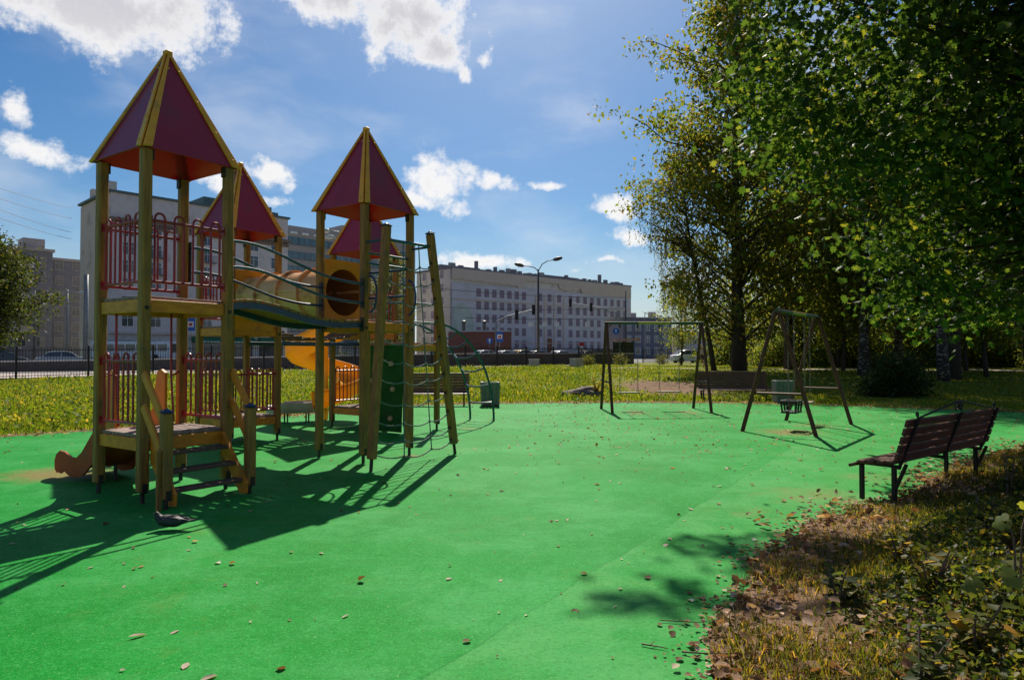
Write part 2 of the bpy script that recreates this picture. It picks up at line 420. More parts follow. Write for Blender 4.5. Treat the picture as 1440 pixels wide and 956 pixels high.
class MB:
    """collects shapes; build() links them as one mesh object"""

    def __init__(s):
        s.v, s.f, s.m = [], [], []

    def add(s, vs, fs, mi=0):
        o = len(s.v)
        s.v += [tuple(p) for p in vs]
        s.f += [tuple(i + o for i in f) for f in fs]
        s.m += [mi] * len(fs)
        return s

    def box(s, c, size, rz=0, mi=0, mtx=None):
        x, y, z = (k / 2 for k in size)
        m = mtx or Matrix.Rotation(rz, 3, 'Z')
        vs = [V3(c) + m @ Vector((sx * x, sy * y, sz * z)) for sx in (-1, 1) for sy in (-1, 1) for sz in (-1, 1)]
        return s.add(vs, [(0, 1, 3, 2), (4, 6, 7, 5), (0, 4, 5, 1), (2, 3, 7, 6), (0, 2, 6, 4), (1, 5, 7, 3)], mi)

    def beam(s, p, q, w, h, side=None, ch=0.0, mi=0, ends=None):
        """bar p-q, w along side, h across; ch chamfers its long edges; ends chamfers the ends too"""
        p, q = V3(p), V3(q)
        d = (q - p)
        ln = d.length
        d.normalize()
        if side is None:
            sd = d.cross(Vector((0, 0, 1)))
            if sd.length < 1e-3:
                sd = Vector((1, 0, 0))
        else:
            sd = Vector(side) - d * Vector(side).dot(d)
        sd.normalize()
        up = sd.cross(d)
        a, b = w / 2, h / 2

        def prof(k):
            aa, bb, c = a - k, b - k, max(ch, 1e-4)
            return [(aa - c, -bb), (aa, -bb + c), (aa, bb - c), (aa - c, bb), (-aa + c, bb), (-aa, bb - c), (-aa, -bb + c), (-aa + c, -bb)]
        e = ch * 0.8 if ends is None else ends
        rings = [(0, e), (e, 0), (ln - e, 0), (ln, e)] if e > 0 else [(0, 0), (ln, 0)]
        vs, fs = [], []
        for t, k in rings:
            for (x, y) in prof(k):
                vs.append(p + d * t + sd * x + up * y)
        n = 8
        for r in range(len(rings) - 1):
            for i in range(n):
                j = (i + 1) % n
                fs.append((r * n + i, r * n + j, (r + 1) * n + j, (r + 1) * n + i))
        fs.append(tuple(range(n))[::-1])
        fs.append(tuple(range((len(rings) - 1) * n, len(rings) * n)))
        return s.add(vs, fs, mi)

    def tube(s, path, r, n=8, mi=0, closed=False, cap=True):
        path = [V3(p) for p in path]
        k = len(path)
        rr = r if isinstance(r, (list, tuple)) else [r] * k
        vs, fs = [], []
        up = None
        for i in range(k):
            if closed:
                t = path[(i + 1) % k] - path[i - 1]
            else:
                t = path[min(i + 1, k - 1)] - path[max(i - 1, 0)]
            t.normalize()
            if up is None:
                up = Vector((0, 0, 1)) if abs(t.z) < 0.9 else Vector((1, 0, 0))
            sd = t.cross(up)
            if sd.length < 1e-4:
                sd = t.cross(Vector((0, 1, 0)))
            sd.normalize()
            up = sd.cross(t)
            for j in range(n):
                a = 2 * math.pi * j / n
                vs.append(path[i] + (sd * math.cos(a) + up * math.sin(a)) * rr[i])
        for i in range(k if closed else k - 1):
            i2 = (i + 1) % k
            for j in range(n):
                j2 = (j + 1) % n
                fs.append((i * n + j, i * n + j2, i2 * n + j2, i2 * n + j))
        if not closed and cap:
            fs.append(tuple(range(n))[::-1])
            fs.append(tuple(range((k - 1) * n, k * n)))
        return s.add(vs, fs, mi)

    def lathe(s, c, prof, n=16, mi=0, axis=None):
        c = V3(c)
        vs, fs = [], []
        m = Matrix.Identity(3)
        if axis is not None:
            m = Vector((0, 0, 1)).rotation_difference(Vector(axis)).to_matrix()
        for (r, z) in prof:
            for j in range(n):
                a = 2 * math.pi * j / n
                vs.append(c + m @ Vector((r * math.cos(a), r * math.sin(a), z)))
        k = len(prof)
        for i in range(k - 1):
            for j in range(n):
                j2 = (j + 1) % n
                fs.append((i * n + j, i * n + j2, (i + 1) * n + j2, (i + 1) * n + j))
        fs.append(tuple(range(n))[::-1])
        fs.append(tuple(range((k - 1) * n, k * n)))
        return s.add(vs, fs, mi)

    def prism(s, poly, off, mi=0):
        """poly: list of 3D points in a plane; off: extrusion vector"""
        n = len(poly)
        off = Vector(off)
        vs = [V3(p) for p in poly] + [V3(p) + off for p in poly]
        fs = [tuple(range(n))[::-1], tuple(range(n, 2 * n))]
        fs += [(i, (i + 1) % n, n + (i + 1) % n, n + i) for i in range(n)]
        return s.add(vs, fs, mi)

    def sweep(s, path, prof, mi=0, closed_prof=True, side=None):
        """prof: list of (side, up); frames keep the side horizontal"""
        path = [V3(p) for p in path]
        k, n = len(path), len(prof)
        vs, fs = [], []
        for i in range(k):
            t = (path[min(i + 1, k - 1)] - path[max(i - 1, 0)]).normalized()
            sd = Vector(side) if side is not None else t.cross(Vector((0, 0, 1))).normalized()
            up = sd.cross(t)
            if up.z < 0:
                up = -up
            for (x, y) in prof:
                vs.append(path[i] + sd * x + up * y)
        for i in range(k - 1):
            for j in range(n if closed_prof else n - 1):
                j2 = (j + 1) % n
                fs.append((i * n + j, i * n + j2, (i + 1) * n + j2, (i + 1) * n + j))
        fs.append(tuple(range(n))[::-1])
        fs.append(tuple(range((k - 1) * n, k * n)))
        return s.add(vs, fs, mi)

    def build(s, name, mats, parent=None, origin=None, smooth=False, label=None):
        o0 = Vector(origin) if origin is not None else Vector((0, 0, 0))
        me = bpy.data.meshes.new(name)
        me.from_pydata([tuple(Vector(p) - o0) for p in s.v], [], s.f)
        mats = mats if isinstance(mats, (list, tuple)) else [mats]
        for m in mats:
            me.materials.append(m)
        if len(mats) > 1:
            me.polygons.foreach_set('material_index', s.m)
        bm = bmesh.new()
        bm.from_mesh(me)
        bmesh.ops.recalc_face_normals(bm, faces=bm.faces)
        bm.to_mesh(me)
        bm.free()
        if smooth:
            me.polygons.foreach_set('use_smooth', [True] * len(me.polygons))
            if smooth != 'all':
                try:
                    me.set_sharp_from_angle(angle=R(40))
                except Exception:
                    pass
        me.update()
        ob = bpy.data.objects.new(name, me)
        COL.objects.link(ob)
        if parent is not None:
            ob.parent = parent
        if label:
            ob['label'] = label
        return ob


def np_mesh(name, verts, faces, material, parent=None, smooth=False):
    """verts (n,3), faces (m,k) arrays -> object"""
    me = bpy.data.meshes.new(name)
    verts = np.asarray(verts, np.float32)
    faces = np.asarray(faces, np.int32)
    k = faces.shape[1]
    me.vertices.add(len(verts))
    me.vertices.foreach_set('co', verts.ravel())
    me.loops.add(faces.size)
    me.loops.foreach_set('vertex_index', faces.ravel())
    me.polygons.add(len(faces))
    me.polygons.foreach_set('loop_start', np.arange(0, faces.size, k, dtype=np.int32))
    me.polygons.foreach_set('loop_total', np.full(len(faces), k, np.int32))
    me.materials.append(material)
    me.update(calc_edges=True)
    if smooth:
        me.polygons.foreach_set('use_smooth', np.ones(len(faces), bool))
    ob = bpy.data.objects.new(name, me)
    COL.objects.link(ob)
    if parent is not None:
        ob.parent = parent
    return ob


def unit(a):
    return a / np.maximum(np.linalg.norm(a, axis=1, keepdims=True), 1e-9)


# leaf templates: (verts with x side, y along, z normal), faces of three
T_OVAL = (np.array([(0, 0, 0), (.34, .42, .07), (0, 1, -.06), (-.34, .42, .07)]), np.array([(0, 1, 2), (0, 2, 3)]))
_a = [(0, -.02), (.30, -.10), (.26, .12), (.56, .30), (.33, .45), (.42, .72), (.16, .66), (0, 1.05), (-.16, .66), (-.42, .72), (-.33, .45), (-.56, .30), (-.26, .12), (-.30, -.10)]
T_MAPLE = (np.array([(0, .35, .05)] + [(x, y, .05 - abs(x) * .22) for x, y in _a]), np.array([(0, i + 1, (i + 1) % len(_a) + 1) for i in range(len(_a))]))
_b = [(0, -.04), (.22, -.14), (.46, .0), (.52, .2), (.42, .30), (.50, .48), (.42, .66), (.27, .68), (.20, .86), (0, 1.0), (-.18, .84), (-.29, .70), (-.44, .64), (-.48, .46), (-.40, .32), (-.53, .18), (-.44, -.02), (-.20, -.12)]
T_BROAD = (np.array([(0, .38, .07), (0, .05, .02), (0, .75, .03)] + [(x, y, .02 * math.sin(i * 2.4) - .25 * abs(x) * abs(x) - .12 * max(0, y - .5)) for i, (x, y) in enumerate(_b)]),
           np.array([((2 if 6 <= i <= 11 else 1 if i < 2 or i > 15 else 0), i + 3, (i + 1) % 18 + 3) for i in range(18)] + [(0, 1, 5), (0, 20, 1), (0, 9, 2), (0, 2, 15)]))
T_CURL = (np.array([(0, 0, .0), (.32, .25, .16), (.36, .65, .22), (0, 1, .10), (-.36, .65, .16), (-.32, .25, .22), (0, .45, -.02)]),
          np.array([(6, 0, 1), (6, 1, 2), (6, 2, 3), (6, 3, 4), (6, 4, 5), (6, 5, 0)]))


def leaves(P, D, Nn, size, tmpl):
    """leaf instances at P along D with normal ~Nn -> verts, faces"""
    tv, tf = tmpl
    n = len(P)
    D = unit(D)
    S = unit(np.cross(D, Nn))
    U = np.cross(S, D)
    size = np.broadcast_to(size, (n,))[:, None, None]
    vs = P[:, None, :] + size * (S[:, None, :] * tv[None, :, 0:1] + D[:, None, :] * tv[None, :, 1:2] + U[:, None, :] * tv[None, :, 2:3])
    fs = tf[None] + (np.arange(n) * len(tv))[:, None, None]
    return vs.reshape(-1, 3), fs.reshape(-1, 3)


def leaf_cloud(P, size, tmpl, droop=0.5, flat=0.6):
    n = len(P)
    D = rng.normal(size=(n, 3))
    D[:, 2] -= droop
    Nn = rng.normal(size=(n, 3)) * (1 - flat) + np.array([0, 0, flat])
    return leaves(P, D, Nn, size * rng.uniform(.65, 1.25, n), tmpl)


# ------------------------------------------------------------------ terrain
def sstep(a, b, x):
    t = np.clip((x - a) / (b - a), 0, 1)
    return t * t * (3 - 2 * t)


PAD_KEY = [(-30, -14), (-30, 2), (-16, 7.6), (-9.65, 12.87), (-8.5, 13.82), (-6.5, 15.9), (-4.9, 18.2), (-3.56, 20.6), (0, 21.6), (4.1, 21.95),
           (9, 21.3), (13.7, 18.3), (19, 15.6), (26, 13.6), (27, 12.2), (18, 12.6), (11.5, 12.4), (8.82, 11.6), (6.04, 9.4), (5.0, 8.2), (4.0, 7.3), (2.98, 6.55),
           (2.3, 5.8), (1.83, 5.1), (1.35, 4.35), (1.11, 3.8), (0.93, 3.2), (0.75, 2.2), (0.7, 0), (0.9, -14)]


def refine(poly, step=0.35, jit=0.05):
    out = []
    n = len(poly)
    for i in range(n):
        a, b = np.array(poly[i]), np.array(poly[(i + 1) % n])
        k = max(1, int(np.linalg.norm(b - a) / step))
        for j in range(k):
            p = a + (b - a) * j / k
            out.append(p + rng.normal(size=2) * jit)
    return np.array(out)


PAD = refine(PAD_KEY)


def inside(poly, X, Y):
    X, Y = np.asarray(X), np.asarray(Y)
    c = np.zeros(X.shape, bool)
    n = len(poly)
    for i in range(n):
        x1, y1 = poly[i]
        x2, y2 = poly[(i + 1) % n]
        cond = ((y1 > Y) != (y2 > Y)) & (X < (x2 - x1) * (Y - y1) / (y2 - y1 + 1e-12) + x1)
        c ^= cond
    return c


def edge_dist(poly, X, Y):
    d = np.full(np.shape(X), 1e9)
    n = len(poly)
    for i in range(n):
        a, b = np.array(poly[i]), np.array(poly[(i + 1) % n])
        ab = b - a
        t = np.clip(((X - a[0]) * ab[0] + (Y - a[1]) * ab[1]) / (ab @ ab), 0, 1)
        d = np.minimum(d, np.hypot(X - a[0] - t * ab[0], Y - a[1] - t * ab[1]))
    return d


FP = np.array([1.9, 55.0])          # a point of the street fence
FU = np.array([0.762, 0.648])       # along it
FM = np.array([-0.648, 0.762])      # towards the street


def fence_d(X, Y):
    return (X - FP[0]) * FM[0] + (Y - FP[1]) * FM[1]


def plateau(X, Y):
    return .38 + .22 * sstep(-32, -4, (X - FP[0]) * FU[0] + (Y - FP[1]) * FU[1])


def height(X, Y, with_bank=True):
    X, Y = np.asarray(X, float), np.asarray(Y, float)
    fd = fence_d(X, Y)
    k = sstep(-1.5, 3, fd)
    h = 0.6 * sstep(20, 44, Y) * (1 - k) + plateau(X, Y) * k
    h = h + 0.03 * np.sin(X * .9 + .4 * Y) * np.sin(Y * .7) * sstep(14, 20, Y) * (1 - sstep(-6, -1, fence_d(X, Y)))
    if with_bank:
        bank = (X > 0.3) & (Y < 13)
        d = np.where(bank, edge_dist(PAD_KEY, X, Y), 0)
        h = h + np.where(bank, 0.16 * sstep(0, 1.6, d) + 0.02 * np.sin(X * 5) * np.sin(Y * 4.3) * sstep(0, .5, d), 0)
    return h


def ground_z(x, y):
    return float(height(np.array([x]), np.array([y]))[0])


def axis_coords(lo, hi, step, far):
    core = np.arange(lo, hi + step / 2, step)
    out = [hi]
    s = step
    while out[-1] < far:
        s *= 1.5
        out.append(out[-1] + s)
    neg = [lo]
    s = step
    while neg[-1] > -far:
        s *= 1.5
        neg.append(neg[-1] - s)
    return np.array(neg[1:][::-1] + list(core) + out[1:])


def build_terrain():
    xs = axis_coords(-30, 34, 0.32, 2500)
    ys = axis_coords(-6, 62, 0.32, 2500)
    X, Y = np.meshgrid(xs, ys)
    Z = height(X, Y)
    ins = inside(PAD_KEY, X, Y)
    ed = edge_dist(PAD_KEY, X, Y)
    Z = np.where(ins, -0.014, Z)
    Z = np.where((~ins) & (ed < 0.3), np.minimum(Z, 0.008), Z)
    nx, ny = len(xs), len(ys)
    idx = np.arange(nx * ny).reshape(ny, nx)
    F = np.stack([idx[:-1, :-1], idx[:-1, 1:], idx[1:, 1:], idx[1:, :-1]], -1).reshape(-1, 4)
    mt = bpy.data.materials.new('lawn_soil')
    N, L = nodes_of(mt)
    p = N['Principled BSDF']
    p.inputs['Roughness'].default_value = 0.95
    p.inputs['Specular IOR Level'].default_value = 0.1
    g = N.new('ShaderNodeNewGeometry')

    def noise(sc, det=6):
        n = N.new('ShaderNodeTexNoise')
        n.inputs['Scale'].default_value = sc
        n.inputs['Detail'].default_value = det
        L.new(g.outputs['Position'], n.inputs['Vector'])
        return n.outputs['Fac']

    def mixc(f, a, b):
        x = N.new('ShaderNodeMixRGB')
        for i, v in ((0, f), (1, a), (2, b)):
            if isinstance(v, tuple):
                x.inputs[i].default_value = lin(*v)
            else:
                L.new(v, x.inputs[i])
        return x.outputs[0]

    def rng_(v, a, b):
        x = N.new('ShaderNodeMapRange')
        x.interpolation_type = 'SMOOTHSTEP'
        L.new(v, x.inputs[0])
        x.inputs[1].default_value, x.inputs[2].default_value = a, b
        return x.outputs[0]
    c = mixc(rng_(noise(1.3), .35, .7), (0.085, 0.12, 0.018), (0.14, 0.16, 0.024))
    c = mixc(rng_(noise(14), .4, .75), c, (0.25, 0.21, 0.04))
    # bare earth round the swings and along the rubber edge
    a = N.new('ShaderNodeAttribute')
    a.attribute_name = 'earth'
    n2 = noise(1.6)
    mm = N.new('ShaderNodeMath')
    mm.operation = 'MULTIPLY_ADD'
    L.new(n2, mm.inputs[0])
    mm.inputs[1].default_value = 0.9
    L.new(a.outputs['Fac'], mm.inputs[2])
    earth = mixc(rng_(noise(6), .3, .7), (0.10, 0.06, 0.034), (0.22, 0.135, 0.085))
    c = mixc(rng_(mm.outputs[0], .75, 1.05), c, earth)
    L.new(c, p.inputs['Base Color'])
    b = N.new('ShaderNodeBump')
    b.inputs['Strength'].default_value = 0.6
    b.inputs['Distance'].default_value = 0.05
    L.new(noise(9, 8), b.inputs['Height'])
    L.new(b.outputs[0], p.inputs['Normal'])
    o = np_mesh('ground', np.stack([X, Y, Z], -1).reshape(-1, 3), F, mt, smooth=True)
    at = o.data.attributes.new('earth', 'FLOAT', 'POINT')
    at.data.foreach_set('value', earth_mask(X, Y).ravel().astype(np.float32))
    tag(o, kind='structure')


def earth_mask(X, Y):
    e = np.exp(-(((X - 6.6) / 2.6) ** 2 + ((Y - 28.5) / 4.6) ** 2) * 1.2)
    e = np.maximum(e, 0.65 * np.exp(-(edge_dist(PAD_KEY, X, Y) / .45) ** 2))
    e = np.maximum(e, 0.8 * ((X > .3) & (Y < 11.5)))
    return e


build_terrain()


def build_pad():
    mb = MB()
    mb.prism([(x, y, 0.0) for x, y in PAD], (0, 0, -0.03))
    mt = bpy.data.materials.new('green_rubber')
    N, L = nodes_of(mt)
    p = N['Principled BSDF']
    p.inputs['Roughness'].default_value = 0.62
    p.inputs['Specular IOR Level'].default_value = 0.04
    g = N.new('ShaderNodeNewGeometry')

    def noise(sc, det=6, rough=.55, vec=None):
        n = N.new('ShaderNodeTexNoise')
        n.inputs['Scale'].default_value = sc
        n.inputs['Detail'].default_value = det
        n.inputs['Roughness'].default_value = rough
        L.new(vec or g.outputs['Position'], n.inputs['Vector'])
        return n.outputs['Fac']

    def mixc(f, a, b, blend='MIX'):
        x = N.new('ShaderNodeMixRGB')
        x.blend_type = blend
        for i, v in ((0, f), (1, a), (2, b)):
            if isinstance(v, tuple):
                x.inputs[i].default_value = lin(*v)
            elif isinstance(v, (int, float)):
                x.inputs[i].default_value = v
            else:
                L.new(v, x.inputs[i])
        return x.outputs[0]

    def mr(v, a, b, lo=0, hi=1):
        x = N.new('ShaderNodeMapRange')
        x.interpolation_type = 'SMOOTHSTEP'
        L.new(v, x.inputs[0])
        for i, k in zip((1, 2, 3, 4), (a, b, lo, hi)):
            x.inputs[i].default_value = k
        return x.outputs[0]

    def mth(op, a, b=None):
        x = N.new('ShaderNodeMath')
        x.operation = op
        for i, v in ((0, a), (1, b)):
            if v is None:
                continue
            if isinstance(v, (int, float)):
                x.inputs[i].default_value = v
            else:
                L.new(v, x.inputs[i])
        return x.outputs[0]
    c = mixc(mr(noise(.35, 5), .3, .7), (0.002, 0.175, 0.015), (0.005, 0.235, 0.027))
    c = mixc(mr(noise(1.1, 9, .75), .46, .66, 0, .75), c, (0.024, 0.290, 0.050))      # worn paler patches
    c = mixc(mr(noise(11, 8, .8), .50, .68, 0, .65), c, (0.026, 0.32, 0.055))
    c = mixc(mr(noise(24, 6, .8), .52, .68, 0, .7), c, (0.004, 0.150, 0.014))
    c = mixc(mr(noise(85, 3, .7), .54, .68, 0, .75), c, (0.06, 0.42, 0.08))
    c = mixc(mr(noise(52, 2, .6), .69, .73, 0, .8), c, (0.36, 0.50, 0.30))        # pale granules
    c = mixc(mr(noise(110, 3, .7), .56, .70, 0, .85), c, (0.003, 0.08, 0.012))       # dark granules
    c = mixc(mr(noise(2.1, 10, .8), .56, .78, 0, .45), c, (0.06, 0.19, 0.03))      # stains
    c = mixc(mr(noise(.42, 11, .78), .44, .60, 0, .62), c, (0.058, 0.315, 0.085))  # sun bleached areas
    c = mixc(mr(noise(1.1, 10, .8, ), .52, .66, 0, .6), c, (0.004, 0.150, 0.015))      # damp darker areas
    c = mixc(mr(noise(.6, 10, .85), .53, .68, 0, .55), c, (0.105, 0.215, 0.035))     # dusty film
    c = mixc(mr(noise(17, 8, .85), .56, .66, 0, .45), c, (0.09, 0.31, 0.085))     # scuffs
    # brown wear below the swings, at the slide foot and along the bank
    sp = N.new('ShaderNodeSeparateXYZ')
    L.new(g.outputs['Position'], sp.inputs[0])

    def blob(cx, cy, rx, ry, k):
        dx = mth('DIVIDE', mth('SUBTRACT', sp.outputs[0], cx), rx)
        dy = mth('DIVIDE', mth('SUBTRACT', sp.outputs[1], cy), ry)
        q = mth('ADD', mth('MULTIPLY', dx, dx), mth('MULTIPLY', dy, dy))
        return mth('MULTIPLY', mth('POWER', 2.718, mth('MULTIPLY', q, -1.0)), k)
    w = None
    for bl in ((-5.9, 8.9, .9, .8, 1.0), (-6.8, 8.4, 1.2, .9, .7), (3.3, 18.3, .55, 1.0, .75), (4.7, 18.3, .55, 1.0, .75), (5.6, 13.6, .9, .9, .9), (6.6, 14.9, .9, .9, .7),
               (3.4, 7.5, 1.0, .9, .75), (4.6, 8.6, .9, .8, .65), (2.4, 6.7, .8, .5, .55), (-1.55, 10.4, .25, .25, .9), (-.9, 14.3, .4, .3, .7)):
        b = blob(*bl)
        w = b if w is None else mth('MAXIMUM', w, b)
    w = mth('ADD', w, mth('MULTIPLY', mth('SUBTRACT', noise(4, 8, .7), .5), 1.1))
    c = mixc(mr(w, .35, 1.0, 0, .85), c, (0.24, 0.145, 0.06))
    # the seam between two pours of rubber
    ln = mth('ADD', mth('MULTIPLY', sp.outputs[0], 0.848), mth('MULTIPLY', sp.outputs[1], -0.53))
    ln = mth('ADD', ln, mth('MULTIPLY', mth('SUBTRACT', noise(1.2, 3), .5), .12))
    dd = mth('ABSOLUTE', mth('ADD', ln, 2.10))
    c = mixc(mr(dd, .0, .014, .32, 0), c, (0.02, 0.13, 0.035))
    c = mixc(mth('MULTIPLY', mr(ln, -2.1, -2.09), mr(noise(1.3, 9, .75), .38, .66, .08, .75)), c, (0.080, 0.310, 0.085))
    c = mixc(mr(noise(33, 5, .8), .50, .64, 0, .5), c, (0.004, 0.125, 0.014))
    c = mixc(mr(noise(41, 5, .8), .54, .64, 0, .45), c, (0.10, 0.40, 0.09))
    L.new(c, p.inputs['Base Color'])
    b = N.new('ShaderNodeBump')
    b.inputs['Strength'].default_value = 0.55
    b.inputs['Distance'].default_value = 0.006
    L.new(noise(95, 3, .7), b.inputs['Height'])
    b2 = N.new('ShaderNodeBump')
    b2.inputs['Strength'].default_value = 0.4
    b2.inputs['Distance'].default_value = 0.03
    L.new(noise(3.2, 6, .65), b2.inputs['Height'])
    L.new(b.outputs[0], b2.inputs['Normal'])
    L.new(b2.outputs[0], p.inputs['Normal'])
    tag(mb.build('rubber_playground_surface', mt), kind='structure')


build_pad()


def strip(name, d0, d1, t0, t1, z, m, step=4):
    """a sheet along the street between offsets d0 and d1 from the fence"""
    mb = MB()
    n = int((t1 - t0) / step)
    for i in range(n):
        ta, tb = t0 + (t1 - t0) * i / n, t0 + (t1 - t0) * (i + 1) / n
        q = []
        for (t, d) in ((ta, d0), (tb, d0), (tb, d1), (ta, d1)):
            p = FP + FU * t + FM * d
            q.append((p[0], p[1], z - .6 + float(plateau(p[0], p[1]))))
        mb.add(q, [(0, 1, 2, 3)])
    return tag(mb.build(name, m), kind='structure')


strip('road', 11, 62, -110, 140, 0.606, M['asphalt'])
strip('far_pavement', 62, 72, -110, 140, 0.62, M['pave'])
mbm = MB()
for k in range(40):
    t = -100 + k * 6
    for d in (20, 33, 46):
        p = FP + FU * t + FM * d
        q = FP + FU * (t + 2.5) + FM * d
        w = FM * .08
        zz_ = .013 + float(plateau(p[0], p[1]))
        mbm.add([(p[0] - w[0], p[1] - w[1], zz_), (q[0] - w[0], q[1] - w[1], zz_), (q[0] + w[0], q[1] + w[1], zz_), (p[0] + w[0], p[1] + w[1], zz_)], [(0, 1, 2, 3)])
tag(mbm.build('road_markings', M['white']), kind='structure')


def ribbon(name, pts, w, m, dz=0.02):
    pts = [np.array(p, float) for p in pts]
    fine = []
    for a, b in zip(pts[:-1], pts[1:]):
        n = max(2, int(np.linalg.norm(b - a) / .6))
        for i in range(n):
            fine.append(a + (b - a) * i / n)
    fine.append(pts[-1])
    mb = MB()
    vs, fs = [], []
    for i, p in enumerate(fine):
        t = fine[min(i + 1, len(fine) - 1)] - fine[max(i - 1, 0)]
        t /= np.linalg.norm(t)
        nrm = np.array([-t[1], t[0]])
        for s in (-1, -.33, .33, 1):
            q = p + nrm * s * w / 2 * (1 + .08 * math.sin(i * 1.7 + s))
            vs.append((q[0], q[1], ground_z(*q) + dz))
        if i:
            o = (i - 1) * 4
            fs += [(o + j, o + j + 1, o + j + 5, o + j + 4) for j in range(3)]
    mb.add(vs, fs)
    return tag(mb.build(name, m), kind='structure')


ribbon('park_path', [(-3, 50.5), (3.5, 48), (9, 46), (14, 44.2), (20, 42.6), (28, 41), (40, 38.5), (60, 36)], 1.5, M['path'], 0.035)
strip('street_pavement', 0.35, 10.9, -80, 8, 0.625, M['pave'], 3)
# ------------------------------------------------------------------ PLAY STRUCTURE
PO = Vector((-3.848, 7.113, 0))
PA = Vector((0.568, 0.823, 0))
PB = Vector((-0.823, 0.568, 0))
ROOT = Vector((-3.4, 11.0, 0))
S = 0.95


def W(a, b, z=0.0):
    return PO + PA * a + PB * b + Vector((0, 0, z))


play = thing('play_structure', 'multi-tower wooden climbing structure with red pointed roofs, bridges, tunnel and slides', 'play structure', ROOT)


def part(mb, name, m, parent=None, smooth=False, label=None):
    return mb.build(name, m, parent or play, ROOT, smooth, label)


TW = {1: (0, 0, 2.17), 2: (3.15, 0.08, 2.06), 3: (3.2, 3.40, 2.05), 4: (6.22, 3.38, 2.05)}
PW = 0.105


def post(a, b, top, z0=0.12, cap=False, tilt=None):
    mb = MB()
    foot = W(a, b)
    tp = W(a, b, top) if tilt is None else tilt
    d = (tp - foot).normalized()
    mb.beam(foot + d * z0, tp, PW, PW, side=PA, ch=0.016)
    o = part(mb, 'post', M['post'])
    f = MB()
    f.tube([foot - d * 0.02, foot + d * (z0 + .02)], 0.024, 8)
    f.box(foot + d * (z0 + .04) - PB * (PW / 2 + .004), (.05, .012, .10), math.atan2(PA.y, PA.x))
    part(f, 'post_foot', M['steel'], o)
    if cap:
        c = MB()
        c.beam(tp, tp + d * 0.028, PW + .014, PW + .014, side=PA, ch=.018)
        c.lathe(tp + d * .026, [(.03, 0), (.03, .012), (.018, .02), (0.001, .022)], 10, axis=d)
        part(c, 'post_cap', M['cap'], o)
    return o


def bolt(p, nrm, parent):
    m = MB()
    m.lathe(p, [(.022, 0), (.022, .006), (.015, .012), (.001, .013)], 10, axis=nrm)
    part(m, 'bolt', M['steel'], parent)


POSTS = {}
for t, (a, b, dz) in TW.items():
    for nm, (da, db) in dict(N=(0, 0), L=(0, 1), R=(1, 0), B=(1, 1)).items():
        POSTS[t, nm] = post(a + da * S, b + db * S, 3.72)
        if nm in 'NR':
            bolt(W(a + da * S, b + db * S - PW / 2, dz - .13), -PB, POSTS[t, nm])
for a, b in ((6.2, 2.14), (7.12, 2.14)):
    post(a, b, 2.80, cap=True)


def deck(a, b, z, sa=S, sb=S, boards='b', bw=0.13):
    mb = MB()
    n = int((sb + .0) / (sb / 7))
    for i in range(7):
        bb = b + (sb - .06) * (i + .5) / 7 + .03
        mb.beam(W(a + .0, bb, z - .018), W(a + sa, bb, z - .018 + random.uniform(-.003, .003)), (sb - .06) / 7 - .014, .036, ch=.004)
    o = part(mb, 'deck', M['board'])
    for (p, q) in (((a, b), (a + sa, b)), ((a, b + sb), (a + sa, b + sb)), ((a, b), (a, b + sb)), ((a + sa, b), (a + sa, b + sb))):
        m = MB()
        P0, P1 = W(*p, z - .105), W(*q, z - .105)
        d = (P1 - P0).normalized()
        m.beam(P0 + d * (PW / 2 + .002), P1 - d * (PW / 2 + .002), .045, .135, ch=.006)
        part(m, 'deck_beam', M['yellow'], o)
    return o


for t, (a, b, z) in TW.items():
    deck(a, b, z)
deck(0, 0, .71)
deck(3.2, 3.40, .46)
deck(6.22, 3.38, .45)
deck(6.2, 2.14, 1.79, .92, 1.24)


